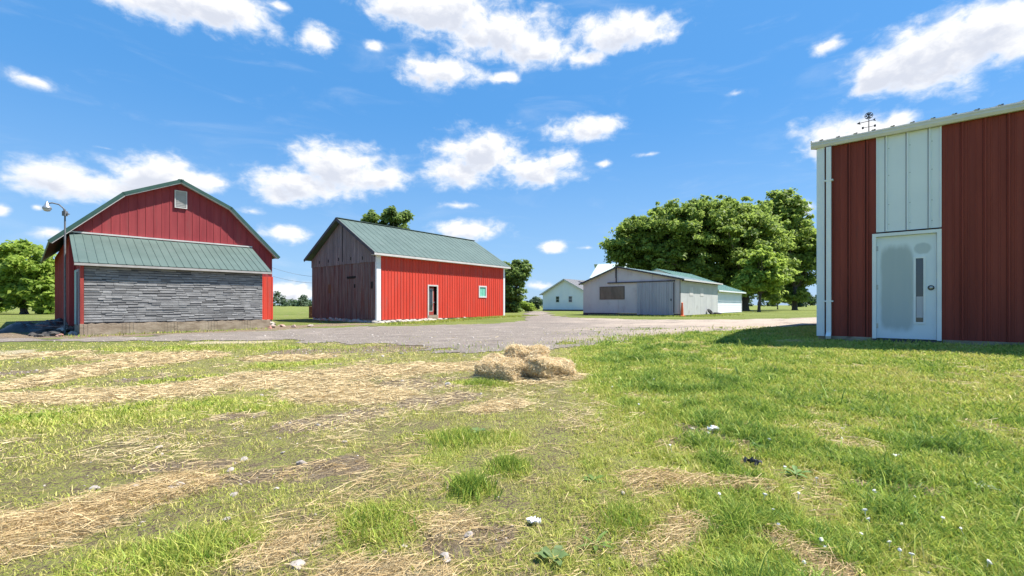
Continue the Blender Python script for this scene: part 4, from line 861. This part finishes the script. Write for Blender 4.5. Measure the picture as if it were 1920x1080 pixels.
# ------------------------------------------------------------------ straw bales
def stalks(n, pos, dirs, length, width, rg, wob=.25):
    """thin flat stalks: 4 points each"""
    side = np.cross(dirs, rg.normal(size=(n, 3))); side /= np.linalg.norm(side, axis=1)[:, None]+1e-9
    h = dirs*length[:, None]/2; w = side*width[:, None]/2
    return np.stack([pos-h-w, pos-h+w, pos+h+w*.6, pos+h-w*.6], 1).reshape(-1, 3)
def bale(label, x, y, sx, sy, sz, rz, seed, tilt=(0, 0), lift=0.):
    rg = np.random.default_rng(seed); vs, fs = ICO[3]; P = np.array(vs)
    q = np.sign(P)*np.abs(P)**.74; q /= np.abs(q).max(); 
    nz = 1+.13*np.sin(q[:, 0]*5+seed)+.08*np.sin(q[:, 1]*6+seed*2)+.07*np.sin(q[:, 2]*5+q[:, 0]*4)+.03*rg.normal(size=len(q))
    B = q*nz[:, None]*np.array([sx, sy, sz]); B[:, 2] = np.where(B[:, 2] < 0, B[:, 2]*.98, B[:, 2]*(1-.18*(np.abs(q[:, 0])**3)))
    N = 7000; f = np.array(fs); k = rg.integers(0, len(f), N); w = rg.dirichlet((1, 1, 1), N); c = (B[f[k]]*w[:, :, None]).sum(1)
    nor = np.cross(B[f[k, 1]]-B[f[k, 0]], B[f[k, 2]]-B[f[k, 0]]); nor /= np.linalg.norm(nor, axis=1)[:, None]
    d = rg.normal(size=(N, 3))*np.array([1., .9, .7]); d -= nor*(d*nor).sum(1)[:, None]; d /= np.linalg.norm(d, axis=1)[:, None]; d = d+nor*np.abs(rg.normal(size=(N, 1)))*np.where(rg.random((N, 1)) < .06, 1.1, .18)
    d /= np.linalg.norm(d, axis=1)[:, None]
    s = stalks(N, c+nor*rg.uniform(0, .025, N)[:, None], d, rg.uniform(.05, .16, N), rg.uniform(.004, .008, N), rg)
    v = np.vstack([B, s]); me = bpy.data.meshes.new('straw_bale'); fl = [tuple(t) for t in fs]+[tuple(len(B)+4*i+j for j in range(4)) for i in range(N)]
    me.from_pydata([tuple(p) for p in v], [], fl)
    a = np.array([.62, .47, .27]); b2 = np.array([.97, .83, .55]); t = rg.random(N)[:, None]; sc = a+(b2-a)*t; sc[rg.random(N) < .12] *= .6
    col = np.vstack([np.tile([.60, .45, .26], (len(B), 1))*(1+.3*rg.normal(size=(len(B), 1))).clip(.4, 1.6), np.repeat(sc, 4, 0)]); attr_col(me, 'col', col); me.materials.append(M['straw'])
    o = link(bpy.data.objects.new('straw_bale', me)); o.location = (x, y, tz(x, y)+sz*.86+lift); o.rotation_euler = (tilt[0], tilt[1], rz)
    tag(o, label, 'straw bale', 'straw bales in a heap on the lawn')
bale('straw bale of the heap whose shaded end faces the bare dirt patch', -.20, 6.86, .36, .25, .160, -.62, 3, (.20, 0))
bale('straw bale of the heap sagging into the lush lawn',   .55, 6.80, .37, .25, .140, .48, 4, (0, .12))
bale('straw bale at the back of the heap, propped highest over the other two', .24, 7.28, .34, .25, .175, .1, 5, (-.15, .05), .07)

# ------------------------------------------------------------------ loose straw and grass
def scatter(n, r0, r1, rg, azm=1.05, pw=.5):
    """points in the sector ahead, denser towards the camera"""
    az = rg.uniform(-azm, azm, n); r = r0*(r1/r0)**(rg.random(n)**pw)
    return r*np.sin(az), r*np.cos(az), r
def in_building(x, y):
    dx, dy = x-6.82, y-10.06; a = .76*dx-.65*dy; b = .65*dx+.76*dy
    m = (a > -.02) & (b > -.03)
    dx, dy = x+7.7, y-25.8; a = .607*dx+.794*dy; b = -.794*dx+.607*dy; m |= (a > -.1) & (b > -.02) & (a < 11.9) & (b < 7.2)
    dx, dy = x+15.67, y-16.5; a = .681*dx+.732*dy; b = -.732*dx+.681*dy; m |= (a > -.6) & (b > -.15) & (a < 7.6)
    return m
def loose_straw():
    rg = np.random.default_rng(5); x, y, r = scatter(640000, 1.6, 15, rg); mk = masks(x, y)
    thin = sstep(fbm(x*1.3, y*1.3, 91), .46, .66)*(1-mk['lush'])*.20*(r < 8)
    p = np.maximum(np.maximum(mk['straw'], thin), mk['dirt']*.16*(r < 8))*(1-.98*mk['gravel']); keep = rg.random(len(x)) < p*.7; x, y, r = x[keep], y[keep], r[keep]; n = len(x); st = mk['straw'][keep]
    a = rg.uniform(0, 2*np.pi, n); a = np.where(rg.random(n) < .5, .35+.5*rg.normal(size=n), a)
    d = np.column_stack([np.cos(a), np.sin(a), rg.normal(size=n)*.16]); d /= np.linalg.norm(d, axis=1)[:, None]
    ln = rg.uniform(.03, .13, n)*np.where(rg.random(n) < .06, 1.9, 1)*(1+.05*r); wd = rg.uniform(.0018, .0038, n)*np.clip(r/2.6, 1, 5)
    z = terrain(x, y)+.006+rg.random(n)**2*(.012+.045*st)
    v = stalks(n, np.column_stack([x, y, z]), d, ln, wd, rg); me = raw_mesh('straw_litter', v, quad=np.arange(4*n).reshape(-1, 4))
    t = rg.random(n)[:, None]; c = np.array([.48, .37, .20])+(np.array([.86, .70, .42])-np.array([.48, .37, .20]))*t; c[rg.random(n) < .10] *= .55; nr = 1-sstep(r, 3.4, 5.2); c = c*(1-nr[:, None]*np.array([.16, .23, .33])*rg.uniform(.3, 1.2, (n, 1)))
    attr_col(me, 'col', np.repeat(c, 4, 0)); me.materials.append(M['straw']); tag(link(bpy.data.objects.new('straw_litter', me)), 'pale loose straw strewn in swaths over the grass', 'straw', kind='stuff'); print('straw', n)
loose_straw()
def blades(name, x, y, z, h, lean, w, col, rg, parent=None, mat=None):
    """five points, three triangles a blade"""
    n = len(x); a = rg.uniform(0, 2*np.pi, n); la = rg.uniform(0, 2*np.pi, n); L = np.column_stack([np.cos(la), np.sin(la), np.zeros(n)])*(h*lean)[:, None]
    s = np.column_stack([np.cos(a), np.sin(a), np.zeros(n)])*(w/2)[:, None]; b = np.column_stack([x, y, z]); up = np.zeros((n, 3)); up[:, 2] = h
    m = b+up*.55+L*.35; tip = b+up*np.sqrt(np.clip(1-.35*lean**2, .3, 1))[:, None]+L
    v = np.stack([b-s, b+s, m-s*.8, m+s*.8, tip], 1).reshape(-1, 3); i = np.arange(n)[:, None]*5
    me = raw_mesh(name, v, tri=np.concatenate([i+[0, 1, 3], i+[0, 3, 2], i+[2, 3, 4]], 1).reshape(-1, 3))
    cc = np.repeat(col, 5, 0); attr_col(me, 'col', cc); me.materials.append(mat or M['grass']); return link(bpy.data.objects.new(name, me), parent)
def grass_col(n, lush, n1, rg):
    dry = np.array([.53, .45, .19]); yel = np.array([.45, .45, .095]); grn = np.array([.29, .385, .062]); dk = np.array([.115, .205, .034])
    t = np.clip(lush*.62+.45*(n1-.5)*2+rg.normal(size=n)*.22+.13, 0, 1)[:, None]
    c = np.where(t < .35, dry+(yel-dry)*t/.35, np.where(t < .75, yel+(grn-yel)*(t-.35)/.4, grn+(dk-grn)*(t-.75)/.25))
    return c*rg.uniform(.82, 1.36, (n, 1))
def lawn():
    rg = np.random.default_rng(6); x, y, r = scatter(900000, 1.5, 19, rg, pw=.55); mk = masks(x, y); n1 = fbm(x*3.2, y*3.2, 51, 4); nc = fbm(x*.8, y*.8, 53, 3)
    fine = fbm(x*14, y*14, 57, 2)
    p = .34+.66*mk['lush']; p = p*(1-.8*mk['straw'])*(1-.80*mk['dirt'])*(1-(.985-.10*sstep(nc, .56, .66))*mk['gravel'])*sstep(n1+.30*mk['lush']+.35*(fine-.5), .34, .58)
    keep = (rg.random(len(x)) < p) & ~in_building(x, y); x, y, r, n1, nc = [q[keep] for q in (x, y, r, n1, nc)]; lu = mk['lush'][keep]; n = len(x)
    mown = sstep(x-.45*y, .3, 2.2)*sstep(y, 4.2, 5.2)
    h = (.022+.030*lu+.042*lu*sstep(n1, .48, .75)*(1-mown)+.012*rg.random(n))*rg.uniform(.6, 1.5, n); h = np.where(rg.random(n) < .012*(1-mown), h*2.2, h)
    wd = rg.uniform(.0026, .0052, n)*np.clip(r/3.0, 1, 4.2)*(1+.25*lu); brd = (rg.random(n) < .16*lu*(1-mown)); wd = np.where(brd, wd*2.6, wd); h = np.where(brd, h*.7, h); lean = np.abs(rg.normal(size=n))*.5+.45
    col = grass_col(n, lu*(1-.35*mown)-.12*mown*sstep(nc, .4, .6), n1, rg)
    blades('lawn_grass', x, y, terrain(x, y)-.003, h, lean, wd, col, rg).name = 'lawn_grass'
    tag(bpy.data.objects['lawn_grass'], 'patchy green and yellow grass covering the yard', 'grass', kind='stuff'); print('grass', n)
    # rougher fringe of grass along the far walls and road edges
    X2 = []; 
    for (x0, y0, x1, y1, w, cnt) in ((-6.3, 24.0, -.2, 33.6, .55, 2600), (-1, 32, 1.6, 35.5, .5, 700), (6.6, 36.6, 12.0, 31.9, .35, 1400), (12.4, 32.2, 19, 40.2, .8, 2600), (6.8, 9.95, 13, 4.7, .12, 1500), (6.7, 10.1, 9, 13, .2, 500), (-15.3, 15.8, -11.0, 20.4, .25, 260), (1.2, 11.0, 5, 13.2, .5, 900), (-8, 12.4, 0, 10.1, .6, 700)):
        t = rg.random(cnt); X2.append(np.column_stack([x0+(x1-x0)*t+rg.normal(size=cnt)*w, y0+(y1-y0)*t+rg.normal(size=cnt)*w]))
    P = np.vstack(X2); P = P[~in_building(P[:, 0], P[:, 1])]; n = len(P); r = np.hypot(P[:, 0], P[:, 1])
    blades('fringe_grass', P[:, 0], P[:, 1], terrain(P[:, 0], P[:, 1])-.004, rg.uniform(.04, .12, n), np.abs(rg.normal(size=n))*.3+.15, .004*np.clip(r/3, 1, 9), grass_col(n, np.full(n, .62), fbm(P[:, 0], P[:, 1], 3), rg), rg)
    tag(bpy.data.objects['fringe_grass'], 'longer grass fringing the road edge and the feet of the walls', 'grass', kind='stuff')
lawn()
def tuft(label, x, y, rad, hh, n, seed, dark=.8):
    rg = np.random.default_rng(seed); q = rg.normal(size=(n, 2))*rad*.45; d = np.hypot(q[:, 0], q[:, 1])/rad; h = hh*(1-.45*np.clip(d, 0, 1.4))*rg.uniform(.5, 1.15, n)
    o = blades('grass_tuft', q[:, 0], q[:, 1], np.full(n, -.01), h, np.abs(rg.normal(size=n))*.35+.25, rg.uniform(.004, .0075, n), grass_col(n, np.full(n, dark), np.full(n, .6), rg), rg)
    o.location = (x, y, tz(x, y)); tag(o, label, 'grass tuft', 'dark grass tufts standing out of the lawn')
tuft('darkest upright grass tuft, ringed by dry straw in the middle of the yard', -.27, 2.92, .17, .16, 700, 1, .95)
tuft('rounded grass tuft a step behind the darkest upright tuft', -.03, 3.32, .19, .14, 650, 2, .85)
tuft('broad low grass tuft with pale broad leaves at the back of the bare middle ground', -.44, 3.98, .36, .12, 1300, 3, .8)
tuft('light green spreading tuft between brown straw and the bare soil with stones', -.78, 2.50, .28, .10, 900, 4, .62)
tuft('low bright tuft beside the big flat stone and the pale straw', -1.58, 2.22, .30, .11, 950, 5, .7)
tuft('bright tuft between the crumpled white scrap and the upright dock-like weed', .62, 2.5, .25, .12, 800, 6, .72)
tuft('thick tuft overhanging a bare bank below the black scrap', 1.25, 2.55, .22, .11, 700, 7, .75)
tuft('dark tuft of grass in front of the straw bales', -.42, 6.35, .28, .13, 600, 8, .85)

# ------------------------------------------------------------------ weeds, clover, stones and scraps
def weed(label, x, y, nl, ln, wd, seed, col, cat='weed'):
    rg = random.Random(seed); m = MB(); cols = []
    for i in range(nl):
        a = i*2.4+rg.uniform(-.3, .3); el = rg.uniform(.15, .75); l = ln*rg.uniform(.4, .85); w = wd*rg.uniform(.5, .85); d = V3(math.cos(a), math.sin(a), 0); s = V3(-d[1], d[0], 0); pts = []
        for t, ww in ((.0, .12), (.25, .7), (.5, 1.), (.75, .75), (1., .05)):
            c = d*l*t*math.cos(el)+Z*(l*math.sin(el)*t-.5*l*t*t*math.sin(el)+.01); wav = .15*w*math.sin(t*9+i)
            pts += [c-s*w*ww/2+Z*(w*.18*ww+wav), c-Z*w*.05, c+s*w*ww/2+Z*(w*.18*ww-wav)]
        m.add(pts, [q for k in range(4) for q in ((3*k, 3*k+1, 3*k+4, 3*k+3), (3*k+1, 3*k+2, 3*k+5, 3*k+4))]); j = rg.uniform(.8, 1.2); cols += [[c*j for c in col]]*15
    o = m.build('broadleaf_weed', M['grass'], None, True, (x, y, tz(x, y))); attr_col(o.data, 'col', np.array(cols)); tag(o, label, cat, 'broad-leaved weeds in the lawn')
weed('big-leaved weed lying flat, closest to the crumpled white scrap', .20, 2.16, 5, .13, .085, 1, (.17, .25, .09))
weed('weed with one long pale leaf next to the black scrap', 1.93, 3.08, 6, .17, .05, 2, (.20, .32, .10))
weed('pale grey-green weed beside the thin white shred', 2.88, 2.78, 9, .12, .045, 3, (.30, .36, .22))
weed('dark low weed cluster beside the bare streak of lawn near the torn paper', 1.98, 3.62, 12, .12, .05, 4, (.09, .18, .03))
weed('upright dock-like weed in the yellowed grass right of the middle tufts', .55, 3.05, 7, .13, .04, 5, (.14, .22, .05))
weed('pale-leaved weed topping the broad tuft of the middle ground', -.30, 4.15, 8, .14, .05, 6, (.20, .29, .12))
weed('weed with narrow upright leaf near the bottom edge, right of the white scrap', .42, 2.28, 6, .15, .03, 7, (.17, .27, .06))
def clover():
    rg = random.Random(8); proto = None
    for i in range(34):
        if i < 22: x, y = rg.uniform(1.2, 2.6), rg.uniform(2.0, 2.75)
        elif i < 30: x, y = rg.uniform(1.0, 3.8), rg.uniform(2.7, 4.2)
        else: x, y = rg.uniform(1.0, 2.6), rg.uniform(4.3, 6.2)
        if x > 1.16*y: x = x*.8
        if proto is None:
            m = MB(); m.tube([(0, 0, -.06), (.004, 0, -.03), (0, 0, 0)], .0015, 5); 
            m.rock((0, 0, .006), .0075, .0075, .007, 0, .22, rg, 2); proto = o = m.build('clover_blossom', M['petal'])
        else: o = proto.copy(); link(o)
        o.location = (x, y, tz(x, y)+rg.uniform(.03, .055)); s = rg.uniform(.8, 1.35); o.scale = (s, s, s); o.rotation_euler = (rg.uniform(-.3, .3), rg.uniform(-.3, .3), rg.uniform(0, 6))
        tag(o, 'small round white clover blossom standing in the lush lawn before the steel building', 'clover', 'white clover blossoms in the lawn')
clover()
STONES = [(-2.2,2.97,.050,'pale flat stone, the biggest beside the straw at lower left'),(-2.8,3.05,.032,'grey stone at the upper left rim of the lower-left straw'),(-2.36,3.08,.022,'small pale stone just left of the biggest stone by the straw'),(-2.99,3.84,.030,'rounded pale stone alone in the left grass'),(-2.11,3.57,.030,'white-faced stone in the left grass above the stony patch'),(-1.86,3.68,.022,'small pale stone at the back of the stony patch'),(-1.58,3.41,.030,'flat pinkish stone at the right of the stony patch'),(-2.50,3.02,.035,'low brown stone half buried by the biggest straw-side stone'),(-1.77,2.88,.024,'bluish stone below the stony patch, near thin straw'),(-1.55,2.98,.022,'light stone at the right end of the scattered row by the straw'),(-.23,2.4,.026,'blue-white stone on the bare soil below the darkest tuft'),(-.32,2.18,.034,'pinkish stone at the bottom of the bare soil patch'),(-1.45,3.91,.022,'whitish stone on the brown ground left of the broad tuft'),(-1.6,2.54,.028,'grey stone near the tuft with one tall blade'),(-.9,6.38,.055,'flat white stone lying on the bare dirt patch left of the bales'),(3.07,3.53,.022,'pale stone at the edge of the upper bare spot in the right lawn'),(-1.0,2.12,.035,'tan stone in the brown straw at the bottom edge'),(-.55,2.30,.022,'small grey stone between brown straw and bare soil'),(-2.05,3.30,.028,'mauve stone in the middle of the stony patch')]
def stones():
    for i, (x, y, s, lab) in enumerate(STONES):
        r = random.Random(40+i); m = MB(); s *= .85; m.rock((0, 0, 0), s*r.uniform(.9, 1.3), s*r.uniform(.8, 1.1), s*r.uniform(.55, .8), 0, .2, r, 2)
        o = m.build('stone', M['pebble'], None, False, (x, y, tz(x, y)+s*.25)); o.rotation_euler = (0, 0, r.uniform(0, 6)); tag(o, lab, 'stone', 'stones lying in the foreground')
    rg = np.random.default_rng(9); x, y, r = scatter(26000, 1.6, 20, rg); mk = masks(x, y); pr = np.maximum(mk['dirt']*.35, mk['gravel']*.65); pr = np.maximum(pr, (1-mk['lush'])*.05*(fbm(x*1.5, y*1.5, 77) > .5))
    k = rg.random(len(x)) < pr; x, y, r = x[k], y[k], r[k]; z = terrain(x, y); base, fs = ICO[1]; B = np.array(base); n = len(x); s = rg.uniform(.003, .010, n)*np.clip(r/4, 1, 2.6)*np.where(rg.random(n) < .06, 2.0, 1)
    V = B[None]*s[:, None, None]*rg.uniform(.6, 1.3, (n, 1, 3))*rg.uniform(.8, 1.2, (n, len(B), 1)); V[:, :, 2] *= .7; V += np.stack([x, y, z+s*.2], -1)[:, None, :]
    F = np.array(fs)[None]+np.arange(n)[:, None, None]*len(B); me = raw_mesh('pebbles', V.reshape(-1, 3), tri=F.reshape(-1, 3)); me.attributes.new('tint', 'FLOAT', 'POINT')
    me.materials.append(M['pebble']); tag(link(bpy.data.objects.new('pebbles', me)), 'loose pebbles on the bare soil and gravel', 'pebbles', kind='stuff')
stones()
def scrap(name, label, x, y, pieces, mat, seed):
    r = random.Random(seed); m = MB()
    for (dx, dy, dz, sx, sy, sz) in pieces:
        n = 5; vs = [(dx+sx*(i/(n-1)-.5)+r.uniform(-.1, .1)*sx, dy+sy*(j/(n-1)-.5)+r.uniform(-.1, .1)*sy, dz+sz*r.random()) for i in range(n) for j in range(n)]
        m.add(vs+[(a, b, c-.006) for a, b, c in vs], [f for i in range(n-1) for j in range(n-1) for f in ((i*n+j, (i+1)*n+j, (i+1)*n+j+1, i*n+j+1), (25+i*n+j, 25+i*n+j+1, 25+(i+1)*n+j+1, 25+(i+1)*n+j))])
    tag(m.build(name, mat, None, False, (x, y, tz(x, y))), label, name.replace('_', ' '))
scrap('paper_scrap', 'crumpled white scrap in thin grass near the big-leaved weed', .11, 2.52, [(0, 0, .018, .05, .045, .022), (.035, 0, .015, .035, .035, .018)], M['whitebit'], 1)
scrap('torn_paper', 'white curled scrap with a grey side in the lush lawn behind the black scrap', 1.79, 4.05, [(0, 0, .025, .075, .045, .04), (.03, .01, .025, .05, .04, .035)], M['whitebit'], 2)
scrap('paper_shred', 'thin white shred lying in the grass beside the pale grey-green weed', 2.79, 3.29, [(0, 0, .03, .065, .015, .02)], M['whitebit'], 5)
scrap('black_scrap', 'crumpled black scrap lying in the lush lawn', 1.72, 3.28, [(0, 0, .02, .07, .05, .05), (.045, -.02, .015, .055, .04, .045)], M['blackbit'], 3)

# ------------------------------------------------------------------ rubbish by the left barn, barrel, rubble
def tarp_heap():
    x, y = -19.4, 18.9; g = tz(x, y); t = thing('rubbish_heap', 'heap under a black tarp with loose boards at the left of the gambrel barn', 'heap', (x, y, g))
    n = 34; vs = []; 
    for i in range(n):
        for j in range(n):
            u, v = i/(n-1)*2-1, j/(n-1)*2-1; h = max(0, 1-(u*u)**1.2)*max(0, 1-(v*v)**1.2); 
            vs.append((u*1.45+.12*math.sin(v*5), v*.95,   .40*h**.6*(1+.25*math.sin(u*6+v*3)+.15*math.sin(v*9-u*4))+.03*math.sin(u*23+v*17)*h-.03))
    m = MB(); m.add(vs, [(i*n+j, (i+1)*n+j, (i+1)*n+j+1, i*n+j+1) for i in range(n-1) for j in range(n-1)]); m.build('tarp', M['tarp'], t)
    r = random.Random(6)
    for k in range(6):
        m = MB(); a = r.uniform(-.5, .5); p = V3(r.uniform(.2, 1.6), r.uniform(-1.3, -.2), r.uniform(.1, .5)); d = V3(math.cos(a), math.sin(a), r.uniform(-.1, .25)); d /= np.linalg.norm(d); s = np.cross(d, Z); m.obox(p, d, s, np.cross(s, d), -.8, .8, -.07, .07, -.015, .015); m.build('board', M['dark_trim'] if k % 2 else M['plank'], t)
tarp_heap()
RUB = [(-16.25,16.05,.16),(-16.6,16.4,.20),(-16.1,16.6,.12),(-17.0,16.2,.15),(-16.4,15.75,.10),(-16.9,16.8,.18),(-17.5,16.7,.14),(-15.95,15.95,.08)]
RL = ['dark broken lump against the lean-to corner','largest dark lump of rubble left of the lean-to corner','small pinkish lump of rubble by the green side panel','flat lump at the outer edge of the rubble by the barn','small lump nearest the road by the lean-to corner','lump half hidden beside the barn side wall','farthest left lump of the rubble near the tarp heap','smallest chip of rubble at the foot of the concrete sill']
for i, (x, y, s) in enumerate(RUB):
    r = random.Random(60+i); m = MB(); m.rock((0, 0, 0), s*1.3, s, s*.8, r.random(), .3, r, 2); tag(m.build('rubble_lump', M['brick' if i in (2, 7) else 'charred'], None, False, (x, y, tz(x, y)+s*.3)), RL[i], 'rubble', 'rubble at the left barn corner')
def barrel():
    x, y = -13.5, 33.5; b = thing('rusty_barrel', 'rusty brown barrel standing in the field between the two barns', 'barrel', (x-1.2, y, tz(x, y)))
    m = MB(); m.lathe((0, 0, -.05), [(.27, 0), (.29, .02), (.285, .28), (.30, .30), (.285, .32), (.285, .58), (.30, .60), (.285, .62), (.285, .88), (.295, .9), (.27, .91)], 18); m.build('drum', M['rust'], b)
    m = MB(); m.lathe((0, 0, .83), [(.25, 0), (.25, .012)], 18); m.build('lid', M['dark_trim'], b)
barrel()
def brick_chips():
    rg = random.Random(15); labs = ['broken brick at the foot of the red corner of the gambrel barn', 'pale brick half lying in the dirt right of the concrete sill', 'small brick chip nearest the road by the right barn corner', 'brick lying farthest right in the dirt between the barns', 'rounded pale rock in the dirt between the barns', 'tilted brick behind the others at the barn corner']
    for i, (x, y) in enumerate([(-11.6, 21.4), (-11.2, 21.2), (-11.0, 20.6), (-9.9, 22.3), (-10.4, 21.6), (-11.1, 22.0)]):
        m = MB(); m.rock((0, 0, 0), .17, .10, .08, rg.random(), .2, rg, 2); o = m.build('broken_brick', M['brick'], None, False, (x, y, tz(x, y)+.04)); o.rotation_euler = (rg.uniform(-.3, .3), rg.uniform(-.3, .3), rg.uniform(0, 3)); tag(o, labs[i], 'brick', 'broken bricks by the right corner of the gambrel barn')
brick_chips()
